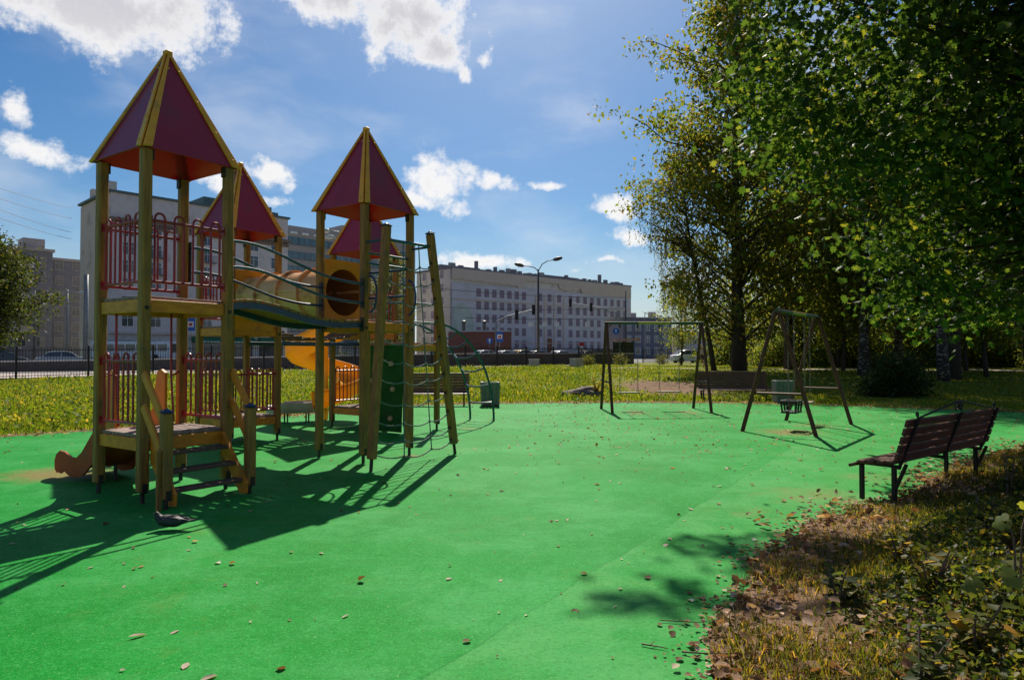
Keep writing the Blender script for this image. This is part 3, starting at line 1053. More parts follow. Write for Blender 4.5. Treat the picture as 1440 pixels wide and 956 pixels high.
def roof(a, b, label=None):
    ov = .08
    z0, z1 = 3.72, 5.03
    c = [W(a - ov, b - ov, z0), W(a + S + ov, b - ov, z0), W(a + S + ov, b + S + ov, z0), W(a - ov, b + S + ov, z0)]
    ap = W(a + S / 2, b + S / 2, z1)
    mb = MB()
    for i in range(4):
        p, q = c[i], c[(i + 1) % 4]
        nrm = (q - p).cross(ap - p).normalized()
        if nrm.z < 0:
            nrm = -nrm
        # stop short of the apex and the hips so that panels do not meet in one line
        ins = 0.02
        mid = (p + q) / 2
        pp, qq = p.lerp(mid, ins), q.lerp(mid, ins)
        t0, t1 = pp.lerp(ap, .965), qq.lerp(ap, .965)
        mb.prism([pp, qq, t1, t0], -nrm * .016)
    o = part(mb, 'roof', M['roof'], label=label)
    for i in range(4):
        m = MB()
        p = c[i]
        top = p.lerp(ap, .985)
        lo = p.lerp(ap, -.012)
        for k in (1, -1):
            q = c[(i + k) % 4]
            nrm = (q - p).cross(ap - p).normalized()
            if nrm.z < 0:
                nrm = -nrm
            along = (q - p).normalized()
            e = (ap - p).normalized()
            inn = (along - e * along.dot(e)).normalized()
            w = .088
            sh = nrm * (.006 + .004 * (k > 0))
            l2 = lo + inn * w
            l2 = l2 + e * 0.0
            m.prism([lo + sh, lo + inn * w + e * (w * .62) + sh, top + inn * w * .28 + sh, top + sh], nrm * .018)
            for f in (.06, .3, .56, .82):
                cpt = p.lerp(ap, f) + inn * (w * .5) + nrm * .026
                m.lathe(cpt, [(.012, 0), (.012, .006), (.006, .010), (.001, .011)], 8, axis=nrm)
        part(m, 'ridge_batten', M['batten'], o)
    m = MB()
    m.beam(W(a + S / 2, b + S / 2, z1 - .045), W(a + S / 2, b + S / 2, z1 + .012), .085, .085, side=PA, ch=.012)
    part(m, 'roof_cap', M['batten'], o)
    # steel brackets under the eaves
    for da, db in ((0, 0), (1, 0), (1, 1), (0, 1)):
        m = MB()
        sa, sb = (1 if da == 0 else -1), (1 if db == 0 else -1)
        m.box(W(a + da * S + sa * (PW / 2 + .012), b + db * S + sb * .0, 3.66), (.02, .06, .12), math.atan2(PA.y, PA.x))
        part(m, 'roof_bracket', M['steel'], o)


for t, (a, b, z) in TW.items():
    roof(a, b)


def railing(p, q, z0, z1, n=8, m=None, r=0.0125, loops=True):
    """red tube panel between two posts p, q (a,b): rails and bars that loop over the top rail in pairs"""
    mb = MB()
    P, Q = W(*p), W(*q)
    d = (Q - P)
    ln = d.length
    d.normalize()
    e = PW / 2
    up = Vector((0, 0, 1))
    for z in (z0, z1):
        mb.tube([P + d * (e - .01) + up * z, Q - d * (e - .01) + up * z], .017, 8)
    x0, x1 = e + .05, ln - e - .05
    sp = (x1 - x0) / (n - 1)
    for i in range(0, n - 1, 2):
        xa, xb = x0 + sp * i, x0 + sp * (i + 1)
        path = [P + d * xa + up * z0]
        rad = (xb - xa) / 2
        for k in range(9):
            an = math.pi * k / 8
            path.append(P + d * ((xa + xb) / 2 - rad * math.cos(an)) + up * (z1 + .03 + rad * math.sin(an)))
        path.append(P + d * xb + up * z0)
        mb.tube(path, r, 7)
    for z in (z0, z1):
        for X, s in ((P, 1), (Q, -1)):
            mb.box(X + d * s * (e + .006) + up * z, (.012, .06, .09), math.atan2(d.y, d.x))
    return part(mb, 'railing', m or M['red'], smooth=True)


def side(t, name, off=0.0):
    a, b, z = TW[t]
    return {'NR': ((a, b), (a + S, b)), 'NL': ((a, b), (a, b + S)), 'LB': ((a, b + S), (a + S, b + S)), 'RB': ((a + S, b), (a + S, b + S))}[name]


for t, sides in {1: ('NR', 'NL', 'LB'), 3: ('NL', 'LB'), 4: ('RB', 'NL')}.items():
    z = TW[t][2]
    for sname in sides:
        railing(*side(t, sname), z + .15, z + .80)
railing(*side(1, 'NL'), .82, 1.48)
railing(*side(1, 'RB'), .82, 1.48)
for sname in ('NR', 'RB', 'NL'):
    railing(*side(3, sname), .56, 1.20)
for sname in ('LB', 'RB'):
    railing(*side(4, sname), .55, 1.20)

# arched bridge between towers one and two
BZ = [(.95 - .05, 2.165), (1.15, 2.21), (1.42, 2.215), (1.75, 2.165), (2.05, 2.10), (2.35, 2.05), (2.7, 2.03), (3.12, 2.05)]


def bz(a):
    xs, zs = zip(*BZ)
    # smooth interpolation
    for i in range(len(xs) - 1):
        if a <= xs[i + 1]:
            t = (a - xs[i]) / (xs[i + 1] - xs[i])
            m0 = (zs[i + 1] - zs[max(i - 1, 0)]) / (xs[i + 1] - xs[max(i - 1, 0)])
            j = min(i + 2, len(xs) - 1)
            m1 = (zs[j] - zs[i]) / (xs[j] - xs[i])
            h = xs[i + 1] - xs[i]
            return (2 * t**3 - 3 * t**2 + 1) * zs[i] + (t**3 - 2 * t**2 + t) * h * m0 + (-2 * t**3 + 3 * t**2) * zs[i + 1] + (t**3 - t**2) * h * m1
    return zs[-1]


mb = MB()
nb = 17
a0, a1 = 1.02, 3.10
for i in range(nb):
    a = a0 + (a1 - a0) * i / (nb - 1)
    sl = math.atan((bz(a + .03) - bz(a - .03)) / .06)
    dirn = PA * math.cos(sl) + Vector((0, 0, math.sin(sl)))
    wdt = (a1 - a0) / (nb - 1) - .022
    mb.beam(W(a, .055, bz(a) - .02), W(a, .935, bz(a) - .02), wdt, .036, side=dirn, ch=.005)
bridge = part(mb, 'arched_bridge', M['post'])
for b in (.09, .88):
    m = MB()
    pts = [(a0 - .06 + (a1 - a0 + .09) * i / 24) for i in range(25)]
    vs = [W(a, b, bz(a) - .075) for a in pts]
    m.sweep(vs, [(-.03, -.04), (.03, -.04), (.03, .034), (-.03, .034)], side=PB)
    part(m, 'bridge_beam', M['bluegreen'], bridge)
for b in (.045, .93):
    for h0, h1 in ((.70, .50), (.39, .23)):
        m = MB()
        pts = [.93 + (3.13 - .93) * i / 24 for i in range(25)]
        m.tube([W(a, b, bz(max(a, .95)) + h0 + (h1 - h0) * (a - .93) / 2.2) for a in pts], .0185, 8)
        part(m, 'bridge_handrail', M['bluegreen'], bridge, smooth=True)
    for a, zc, hh in ((1.02, 2.70, .5), (3.085, 2.42, .42), (3.085, 1.98, .2)):
        m = MB()
        m.box(W(a, b, zc), (.022, .07, hh), math.atan2(PA.y, PA.x))
        part(m, 'rail_plate', M['steel'], bridge)

# tunnel from tower two to tower three
TC = 2.52


def ring_panel(c, u, v, hw, hv0, hv1, r, nrm, th, n=40):
    """square panel with a round hole centred on c"""
    vs, fs = [], []
    for s in (0, 1):
        for i in range(n):
            an = 2 * math.pi * i / n
            x, y = math.cos(an), math.sin(an)
            k = 1 / max(abs(x) / hw, abs(y) / (hv1 if y > 0 else hv0))
            vs.append(c + u * x * r + v * y * r + nrm * th * s)
            vs.append(c + u * x * k + v * y * k + nrm * th * s)
    for i in range(n):
        j = (i + 1) % n
        A, B, C, D = 2 * i, 2 * i + 1, 2 * j + 1, 2 * j
        o = 2 * n
        fs += [(A, B, C, D), (A + o, D + o, C + o, B + o), (B, B + o, C + o, C), (A, D, D + o, A + o)]
    return MB().add(vs, fs)


Z = Vector((0, 0, 1))
ta = 3.15 + S / 2
b0, b1 = .08 + S + .03, 3.40 - .04
mb = MB()
rt = .385
for (ba, bb) in ((b0, (b0 + b1) / 2 - .02), ((b0 + b1) / 2 + .02, b1)):
    prof = [(rt, 0), (rt + .012, .03), (rt, .06)]
    n = 10
    seg = [(rt + .006 * math.sin(i * 1.3), (bb - ba) * i / n) for i in range(n + 1)]
    vs, fs = [], []
    k = 40
    rings = []
    for (r_, y_) in seg:
        rings.append((r_, ba + y_))
    for (r_, y_) in seg[::-1]:
        rings.append((r_ - .012, ba + y_))
    for (r_, bq) in rings:
        for j in range(k):
            an = 2 * math.pi * j / k
            vs.append(W(ta, bq, TC) + PA * r_ * math.cos(an) + Z * r_ * math.sin(an))
    m_ = len(rings)
    fin = []
    for i in range(m_):
        i2 = (i + 1) % m_
        for j in range(k):
            j2 = (j + 1) % k
            (fin if n + 1 <= i < m_ - 1 else fs).append((i * k + j, i * k + j2, i2 * k + j2, i2 * k + j))
    mb.add(vs, fs)
    mb.v = mb.v[:-len(vs)]
    for lst, mi in ((fin, 1),):
        o_ = len(mb.v)
        mb.f += [tuple(q + o_ for q in f_) for f_ in lst]
        mb.m += [mi] * len(lst)
    mb.v += [tuple(p) for p in vs]
tunnel = part(mb, 'crawl_tunnel', [M['tube'], M['tube_shaded']], smooth=True)
for bq in (b0 + .02, (b0 + b1) / 2, b0 + (b1 - b0) * .27, b0 + (b1 - b0) * .75):
    m = MB()
    vs, fs = [], []
    k = 40
    for (r_, y_) in ((rt + .004, -.022), (rt + .05, -.022), (rt + .05, .022), (rt + .004, .022)):
        for j in range(k):
            an = 2 * math.pi * j / k
            vs.append(W(ta, bq + y_, TC) + PA * r_ * math.cos(an) + Z * r_ * math.sin(an))
    for i in range(4):
        for j in range(k):
            j2 = (j + 1) % k
            fs.append((i * k + j, i * k + j2, ((i + 1) % 4) * k + j2, ((i + 1) % 4) * k + j))
    m.add(vs, fs)
    for j in range(12):
        an = 2 * math.pi * j / 12
        m.lathe(W(ta, bq - .03, TC) + PA * (rt + .028) * math.cos(an) + Z * (rt + .028) * math.sin(an), [(.012, 0), (.012, .06), (.001, .061)], 6, axis=PB)
    part(m, 'tunnel_flange', M['tube'], tunnel, smooth=True)
for s in (.98, -.98):
    m = MB()
    m.beam(W(ta + rt * s, b0 + .05, TC + .05), W(ta + rt * s, b1 - .05, TC + .05), .03, .05, ch=.006)
    part(m, 'tunnel_seam', M['tube'], tunnel)
for bq, nr in ((b0 - .03, PB), (b1, PB)):
    part(ring_panel(W(ta, bq, TC), PA, Z, S / 2 - .055, .55, .50, rt - .02, nr, .022), 'end_panel', M['panel'], tunnel)
# tower three: panel with an arch below deck level, seen under the bridge
mb = MB()

# ladder between the two decks of tower one (two red side rails)
m = MB()
for (aa, off) in ((.16, .0), (.80, .02)):
    m.tube([W(aa, S - .10, .74), W(aa, S - .03, 1.3), W(aa, S - .02, 2.05)], .014, 8)
m.tube([W(.80, S - .07, 1.30), W(.95 - .05, S - .02, 1.34)], .012, 7)
m.tube([W(.16, S - .07, 1.30), W(.05, S - .02, 1.34)], .012, 7)
part(m, 'grab_rail', M['red'], smooth=True)

# toddler slide from the low deck of tower one, towards +b
sl = [(S + .03, .70), (S + .15, .69), (S + .32, .58), (S + .62, .34), (S + .86, .19), (S + 1.05, .135), (S + 1.30, .15), (S + 1.46, .20)]
mb = MB()
path = []
for i in range(len(sl) - 1):
    for k in range(5):
        t = k / 5
        path.append((sl[i][0] + (sl[i + 1][0] - sl[i][0]) * t, sl[i][1] + (sl[i + 1][1] - sl[i][1]) * t))
path.append(sl[-1])
for _ in range(3):
    path = [path[0]] + [((path[i - 1][0] + 2 * path[i][0] + path[i + 1][0]) / 4, (path[i - 1][1] + 2 * path[i][1] + path[i + 1][1]) / 4) for i in range(1, len(path) - 1)] + [path[-1]]
mb.sweep([W(S / 2, b, z) for b, z in path], [(-.27, -.012), (.27, -.012), (.27, .006), (-.27, .006)], side=PA)
tslide = part(mb, 'toddler_slide', M['redslide'])
for a in (S / 2 - .30, S / 2 + .275):
    top = [(S + .02, 1.32), (S + .10, 1.36), (S + .19, 1.33), (S + .23, 1.18), (S + .27, .92), (S + .40, .76), (S + .62, .56), (S + .84, .36), (S + .98, .285), (S + 1.12, .285),
           (S + 1.28, .335), (S + 1.42, .34), (S + 1.52, .29), (S + 1.57, .20), (S + 1.56, .10), (S + 1.50, .055), (S + 1.44, .07), (S + 1.40, .055), (S + 1.30, .10), (S + 1.2, .06), (S + 1.02, .045), (S + .8, .085),
           (S + .55, .26), (S + .25, .50), (S + .02, .56)]
    m = MB()
    m.prism([W(a, b, z) for b, z in top], PA * .025)
    part(m, 'slide_side', [M['redslide']], tslide)
    m = MB()
    m.prism([W(a - .004, b, z) for b, z in [(S + .015, .58), (S + .015, 1.33), (S + .10, 1.37), (S + .195, 1.34), (S + .235, 1.18), (S + .275, .92), (S + .33, .84), (S + .25, .6)]], PA * .033)
    part(m, 'entry_board', M['orange'], tslide)
m = MB()
for bq in (S + .62, S + 1.15):
    m.tube([W(S / 2, bq, -.02), W(S / 2, bq, .2)], .022, 8)
part(m, 'slide_leg', M['steel'], tslide)

# stairs on the N-R side of tower one, going down towards -b
st = MB()
for k, (bq, z) in enumerate(((-.12, .53), (-.25, .355), (-.38, .18))):
    st.beam(W(.085, bq, z - .02), W(S - .085, bq, z - .02), .15, .04, side=PB, ch=.006)
stairs = part(st, 'stairs', M['tread'])
for a in (.07, S - .07):
    m = MB()
    m.prism([W(a - .02, b, z) for b, z in [(-.055, .67), (-.055, .42), (-.12, .36), (-.40, .02), (-.50, .02), (-.515, .14), (-.42, .25)]], PA * .04)
    part(m, 'stringer', M['yellow'], stairs)
for a in (-.03, S + .03):
    for z0, z1 in ((1.36, .86), (1.02, .50)):
        m = MB()
        ofs = .035 if a > .5 else -.035
        m.beam(W(a + ofs * .0, -.06, z0), W(a, -.47, z1), .035, .10, side=PA, ch=.01)
        part(m, 'stair_handrail', M['orange'], stairs)
for a in (-.0, S + .0):
    pp = post(a, -.46, .96, z0=.10, cap=True)
m = MB()
m.beam(W(-.075, -.46, -.02), W(-.075, -.46, .58), .03, .045, side=PB, ch=.004)
m.beam(W(-.075, -.46, .56), W(-.03, -.44, .60), .04, .04)
part(m, 'anchor_bracket', M['post'], stairs)

# rope net on the N-R side of tower two
nl0, nl1 = Vector((-1.87, 9.05, 0)), Vector((-1.775, 9.60, 3.36))
nr0, nr1 = Vector((-.89, 10.67, 0)), Vector((-1.25, 10.36, 3.38))
netposts = []
for p0, p1 in ((nl0, nl1), (nr0, nr1)):
    mb = MB()
    d = (p1 - p0).normalized()
    mb.beam(p0 + d * .16, p1, .112, .112, side=PA, ch=.016)
    o = part(mb, 'post', M['post'])
    f = MB()
    f.tube([p0 - d * .02, p0 + d * .2], .024, 8)
    part(f, 'post_foot', M['steel'], o)
    c = MB()
    c.beam(p1, p1 + d * .03, .126, .126, side=PA, ch=.016)
    c.lathe(p1 + d * .028, [(.03, 0), (.03, .016), (.016, .026), (.001, .028)], 10, axis=d)
    part(c, 'post_cap', M['cap'], o)
    netposts.append(o)
net = MB()


def lerp(a, b, t):
    return a + (b - a) * t


def rope(mb, p, q, sag, r=.0095, n=10):
    pts = []
    for i in range(n + 1):
        t = i / n
        v = lerp(p, q, t)
        v = Vector(v)
        v.z -= sag * 4 * t * (1 - t)
        pts.append(v)
    mb.tube(pts, r, 6)
    return pts


rows = [.07, .125, .20, .285, .37, .455, .54, .625, .71, .795, .87]
vt = (.36, .70)
knots = {k: [] for k in vt}
for i, t in enumerate(rows):
    L_, R_ = lerp(nl0, nl1, t), lerp(nr0, nr1, t)
    seg = [0] + list(vt) + [1]
    pts = [lerp(L_, R_, s) - Vector((0, 0, 0 if s in (0, 1) else .10 + .02 * math.sin(i * 2.1 + s * 5))) for s in seg]
    for a_, b_ in zip(pts[:-1], pts[1:]):
        rope(net, a_, b_, .045 + .02 * random.random())
    for k, s in enumerate(vt):
        knots[s].append(pts[k + 1])
        net.lathe(pts[k + 1] - Vector((0, 0, .02)), [(.006, 0), (.018, .01), (.018, .03), (.006, .04)], 8)
tl, tr = lerp(nl0, nl1, .945), lerp(nr0, nr1, .945)
for s in vt:
    pts = knots[s] + [lerp(tl, tr, s)]
    for a_, b_ in zip(pts[:-1], pts[1:]):
        rope(net, a_, b_, 0, .0095, 3)
netob = part(net, 'climbing_net', M['rope'], smooth=True)
m = MB()
m.tube([tl, tr], .021, 8)
part(m, 'net_top_bar', M['bluegreen'], netob, smooth=True)
for p, (a, b) in ((tl, (3.15, .08)), (tr, (3.15 + S, .08))):
    m = MB()
    m.tube([p, W(a, b, p.z - .02)], .019, 8)
    part(m, 'stay_bar', M['bluegreen'], netob, smooth=True)
for i, t in enumerate(rows[1:]):
    for (p0, p1), sgn in (((nl0, nl1), 1), ((nr0, nr1), -1)):
        pass
m = MB()
for t in rows:
    for (p0, p1), dr in (((nl0, nl1), (nr0 - nl0)), ((nr0, nr1), (nl0 - nr0))):
        c = lerp(p0, p1, t) + dr.normalized() * .062
        m.lathe(c, [(.02, 0), (.02, .014), (.001, .015)], 8, axis=dr.normalized())
part(m, 'rope_anchor', M['steel'], netob)

# blue rails on towers two and five
for P, Q in ((W(3.15, .08, 3.02), W(3.15 + S, .08, 3.02)), (W(3.15 + S, .08, 2.87), W(3.15 + S, .08 + S, 2.87)), (W(3.15, .08, 2.87), W(3.15 + S, .08, 2.87)), (W(3.15 + S, .08, 2.46), W(3.15 + S, .08 + S, 2.46)),
             (W(6.2, 2.14, 2.58), W(7.12, 2.14, 2.58)), (W(6.2, 2.14, 2.2), W(7.12, 2.14, 2.2)), (W(6.2, 2.14, 2.58), W(6.2, 3.38, 2.58)), (W(6.2, 2.14, 2.2), W(6.2, 3.38, 2.2))):
    m = MB()
    m.tube([P, Q], .0185, 8)
    part(m, 'guard_rail', M['bluegreen'], smooth=True)
# curved grab handles each side of the net opening
for a in (3.15 + .07, 3.15 + S - .07):
    m = MB()
    pts = []
    for i in range(15):
        an = -math.pi / 2 + math.pi * i / 14
        pts.append(W(a, .08 - .055 - .13 * math.cos(an), 2.42 + .26 * math.sin(an)))
    m.tube([W(a, .08 - .03, 2.16)] + pts + [W(a, .08 - .03, 2.68)], .015, 8)
    part(m, 'grab_handle', M['cap'], smooth=True)

# climbing wall on the near face of the roofless platform
m = MB()
m.beam(W(6.10, 2.72, .02), W(6.165, 2.72, 1.74), .03, 1.10, side=PA, ch=.004)
cw = part(m, 'climbing_wall', M['climb'])
for (b, z) in ((2.45, .28), (2.85, .50), (2.40, .86), (2.98, 1.02), (2.46, 1.36), (2.8, 1.5)):
    h = MB()
    h.lathe(W(6.11 + .035 * z / 1.7 - .018, b, z), [(.055, 0), (.058, .02), (.04, .05), (.001, .058)], 8, axis=-PA)
    part(h, 'hand_hold', M['hold'], cw, smooth=True)

# curved ladder from the roofless platform to the ground
m = MB()
arcs = []
for b in (2.25, 2.95):
    pts = []
    for i in range(25):
        an = math.pi / 2 * i / 24
        pts.append(W(7.10 + 2.18 * math.sin(an), b, 2.22 * math.cos(an) if i < 24 else -.02))
    arcs.append(pts)
    m.tube(pts, .026, 8)
arch = part(m, 'arched_ladder', M['bluegreen'], smooth=True)
for i in (3, 6, 9, 12, 15, 18, 21):
    p, q = arcs[0][i], arcs[1][i]
    c = (p + q) / 2
    o = W(7.1, 2.6, 0)
    inw = (Vector((o.x, o.y, .2)) - c).normalized() * .16
    rg = MB()
    rg.tube([p, lerp(p, q, .28) + inw, lerp(p, q, .72) + inw, q], .019, 8)
    part(rg, 'rung', M['bluegreen'], arch, smooth=True)

# hanging plank bridge between towers three and four
m = MB()
nb2 = 10
for i in range(nb2):
    t = (i + .5) / nb2
    a = 4.18 + (6.2 - 4.18) * t
    z = 2.0 - .16 * 4 * t * (1 - t)
    m.beam(W(a, 3.46, z), W(a, 4.28, z), .12, .04, side=PA, ch=.005)
clat = part(m, 'hanging_bridge', M['tread'])
for b in (3.50, 4.24):
    c = MB()
    for lev, sg in ((2.02, .18),):
        N_ = 34
        for i in range(N_):
            t0, t1 = i / N_, (i + 1.25) / N_
            z0, z1 = lev - sg * 4 * t0 * (1 - t0), lev - sg * 4 * t1 * (1 - t1)
            p, q = W(4.15 + 2.07 * t0, b, z0), W(4.15 + 2.07 * min(t1, 1), b, z1)
            off = PB * .012 if i % 2 else Z * .012
            c.tube([p - off, p + off, q + off, q - off], .005, 5, closed=True)
    part(c, 'bridge_chain', M['chain'], clat)
for b in (3.44, 4.30):
    c = MB()
    c.beam(W(4.17, b, 1.76), W(6.2, b, 1.76), .06, .07, ch=.008)
    part(c, 'bridge_beam', M['bluegreen'], clat)

# spiral slide behind tower four
path = []
P0 = W(6.22 + S / 2, 3.38 + S + .04)
C = Vector((-4.42, 16.20, 0))
rs = .62
start = [P0, P0 + PB * .35]
angs = [R(232 - i * 322 / 46) for i in range(47)]
hel = [C + Vector((math.cos(t), math.sin(t), 0)) * rs for t in angs]
path2 = [start[0], start[1], start[1].lerp(hel[0], .5) + PB * .05] + hel
end = hel[-1] + Vector((-.75, 0.02, 0))
path2 += [hel[-1].lerp(end, k / 4) for k in range(1, 5)]
ds = [0]
for p, q in zip(path2[:-1], path2[1:]):
    ds.append(ds[-1] + (q - p).length)
tot = ds[-1] - .75
pp = []
for p, s in zip(path2, ds):
    t = min(s / tot, 1)
    z = 2.03 - (2.03 - .34) * (t ** 1.05)
    pp.append(Vector((p.x, p.y, z)))
for _ in range(3):
    pp = [pp[0]] + [(pp[i - 1] + pp[i] * 2 + pp[i + 1]) / 4 for i in range(1, len(pp) - 1)] + [pp[-1]]
prof = [(-.30, .34), (-.29, .08), (-.20, -.02), (0, -.05), (.20, -.02), (.29, .08), (.30, .24), (.325, .245), (.315, .06), (.21, -.045), (0, -.075), (-.21, -.045), (-.315, .06), (-.325, .345)]
m = MB()
m.sweep(pp[:-4], prof)
spiral = part(m, 'spiral_slide', M['slide'], smooth=True)
m = MB()
m.tube([p + (pp[min(i + 1, len(pp) - 1)] - pp[max(i - 1, 0)]).normalized().cross(Z) * -.312 + Z * .345 for i, p in enumerate(pp[:-4])], .022, 7)
part(m, 'slide_rim', M['slide'], spiral, smooth=True)
m = MB()
e0, e1 = pp[-5], pp[-1] + Vector((-.12, 0, -.02))
m.sweep([e0, e0.lerp(e1, .25), e0.lerp(e1, .5), e0.lerp(e1, .75), e1],
        [(-.30, .14), (-.22, .02), (0, -.02), (.22, .02), (.30, .14), (.33, .12), (.32, .0), (.24, -.10), (0, -.13), (-.24, -.10), (-.32, .0), (-.33, .12)])
m.lathe(e1 + Vector((-.0, 0, 0)), [(.32, -.10), (.335, -.02), (.32, .07), (.22, .05), (.001, .0)], 20)
part(m, 'slide_exit', M['slideend'], spiral, smooth=True)
m = MB()
for f in (.25, .85):
    p = e0.lerp(e1, f)
    m.tube([(p.x, p.y + .1, -.02), (p.x, p.y + .1, p.z - .05)], .018, 8)
    m.tube([(p.x, p.y - .1, -.02), (p.x, p.y - .1, p.z - .05)], .018, 8)
part(m, 'slide_leg', M['steel'], spiral)
m = MB()
m.tube([(C.x, C.y, -.02), (C.x, C.y, 2.1)], .05, 12)
part(m, 'slide_column', M['slide'], spiral)
part(ring_panel(P0 + Vector((0, 0, 2.48)), PA, Z, S / 2 - .055, .42, .42, .34, PB, .022), 'end_panel', M['panel'], spiral)

# ------------------------------------------------------------------ SWINGS
def swing_frame(cx, cy, ang, ln, sp, label, hs=2.41, crossbar=.80):
    t = thing('swing_set', label, 'swing set', (cx, cy, 0), ang, 'swing frames on the green rubber')
    for s in (-1, 1):
        for w in (-1, 1):
            m = MB()
            m.tube([(s * ln / 2, w * sp, -.02), (s * ln / 2, w * .03, hs - .01)], .042, 12)
            m.build('leg', M['swingbrown'], t, smooth=True)
        m = MB()
        z = crossbar
        y = sp + (0.03 - sp) * z / hs
        m.tube([(s * ln / 2, -y, z), (s * ln / 2, y, z)], .026, 8)
        m.build('brace', M['swingbrown'], t, smooth=True)
        m = MB()
        m.tube([(s * ln / 2, 0, hs - .16), (s * (ln / 2 - .14), 0, hs - .01)], .016, 8)
        m.build('corner_gusset', M['swingbrown'], t, smooth=True)
    m = MB()
    e = [-ln / 2 - .05, -ln * .17, ln * .17, ln / 2 + .05]
    m.tube([(e[0], 0, hs + .01), (e[1], 0, hs + .01)], .036, 12, 0)
    m.tube([(e[1], 0, hs + .01), (e[2], 0, hs + .01)], .0362, 12, 1)
    m.tube([(e[2], 0, hs + .01), (e[3], 0, hs + .01)], .036, 12, 0)
    bar = m.build('top_bar', [M['swinggreen'], M['swingyellow']], t, smooth=True)
    return t, bar


def chain(mb, p, q, n=26):
    p, q = Vector(p), Vector(q)
    d = (q - p)
    for i in range(n):
        a, b = p + d * (i / n), p + d * ((i + 1.22) / n if i < n - 1 else 1)
        sd = Vector((.014, 0, 0)) if i % 2 else Vector((0, .014, 0))
        mb.tube([a - sd, a + sd, b + sd, b - sd], .0045, 5, closed=True)


def swing(frame, cx, cy, ang, x, w, z, label, kind, hs=2.38):
    c, s = math.cos(ang), math.sin(ang)
    loc = (cx + c * x, cy + s * x, 0)
    t = thing('swing', label, 'swing', loc, ang, 'swings hanging from the frames')
    for k in (-1, 1):
        m = MB()
        chain(m, (k * w / 2, 0, hs - .03), (k * w / 2, 0, z + .16))
        h = MB()
        h.tube([(k * w / 2, 0, hs + .0), (k * w / 2, 0, hs - .05)], .014, 8)
        h.lathe((k * w / 2, 0, hs - .03), [(.02, -.06), (.026, -.04), (.026, 0), (.02, .02)], 10)
        co = m.build('chain', M['chain'], t)
        h.build('hanger', M['steel'], co)
        m = MB()
        m.tube([(k * w / 2, 0, z + .17), (k * w / 2, -.09, z + .01)], .006, 6)
        m.tube([(k * w / 2, 0, z + .17), (k * w / 2, .09, z + .01)], .006, 6)
        m.build('seat_hanger', M['chain'], t)
    if kind == 'flat':
        m = MB()
        m.beam((-w / 2 - .04, 0, z), (w / 2 + .04, 0, z), .20, .035, side=(0, 1, 0), ch=.008)
        m.build('seat', M['seatwood'], t)
    else:
        m = MB()
        m.beam((-w / 2 - .02, 0, z), (w / 2 + .02, 0, z), .30, .04, side=(0, 1, 0), ch=.012)
        m.build('seat', M['rubberblack'], t)
        m = MB()
        for zz in (z + .22,):
            m.beam((-w / 2, -.15, zz), (w / 2, -.15, zz), .05, .045, ch=.01)
            m.beam((-w / 2, .15, zz), (w / 2, .15, zz), .05, .045, ch=.01)
            m.beam((-w / 2, -.15, zz), (-w / 2, .15, zz), .05, .045, ch=.01)
            m.beam((w / 2, -.15, zz), (w / 2, .15, zz), .05, .045, ch=.01)
        m.build('guard_frame', M['rubberblack'], t)
        for i, (x_, y_) in enumerate(((-1, -1), (0, -1), (1, -1), (-1, 1), (1, 1), (0, 1))):
            m = MB()
            m.beam((x_ * w * .42, y_ * .13, z + .01), (x_ * w * .46, y_ * .15, z + .2), .045, .03, ch=.008)
            m.build('guard_strap', M['rubberblack'], t)
    return t


f1 = (3.944, 18.86, R(4.3))
sf1, _ = swing_frame(*f1, 2.69, .72, 'brown metal swing frame in front of the bare earth, carrying two flat seats')
swing(sf1, *f1, -.72, .50, .50, 'flat wooden swing nearest the rubber edge heap, farther from the park bench', 'flat')
swing(sf1, *f1, .42, .56, .52, 'flat wooden swing next to the brown leg beside the long park bench', 'flat')
f2 = (6.10, 14.48, R(51.5))
sf2, _ = swing_frame(*f2, 2.87, .708, 'brown metal swing frame standing by the slatted bench, with a black toddler seat', crossbar=.78)
swing(sf2, *f2, -.55, .42, .37, 'toddler swing with black guarded bucket seat on chains', 'bucket')
swing(sf2, *f2, .62, .42, .50, 'flat wooden swing hanging beside the black toddler seat', 'flat')

# ------------------------------------------------------------------ BENCHES
def scroll(mb, c, r, u, turns=1.4, rad=.008, flip=1):
    pts = []
    n = 26
    for i in range(n + 1):
        t = i / n
        an = turns * 2 * math.pi * t
        rr = r * (1 - .75 * t)
        pts.append((c[0] + flip * rr * math.cos(an), c[1], c[2] + rr * math.sin(an)))
    mb.tube(pts, rad, 6)


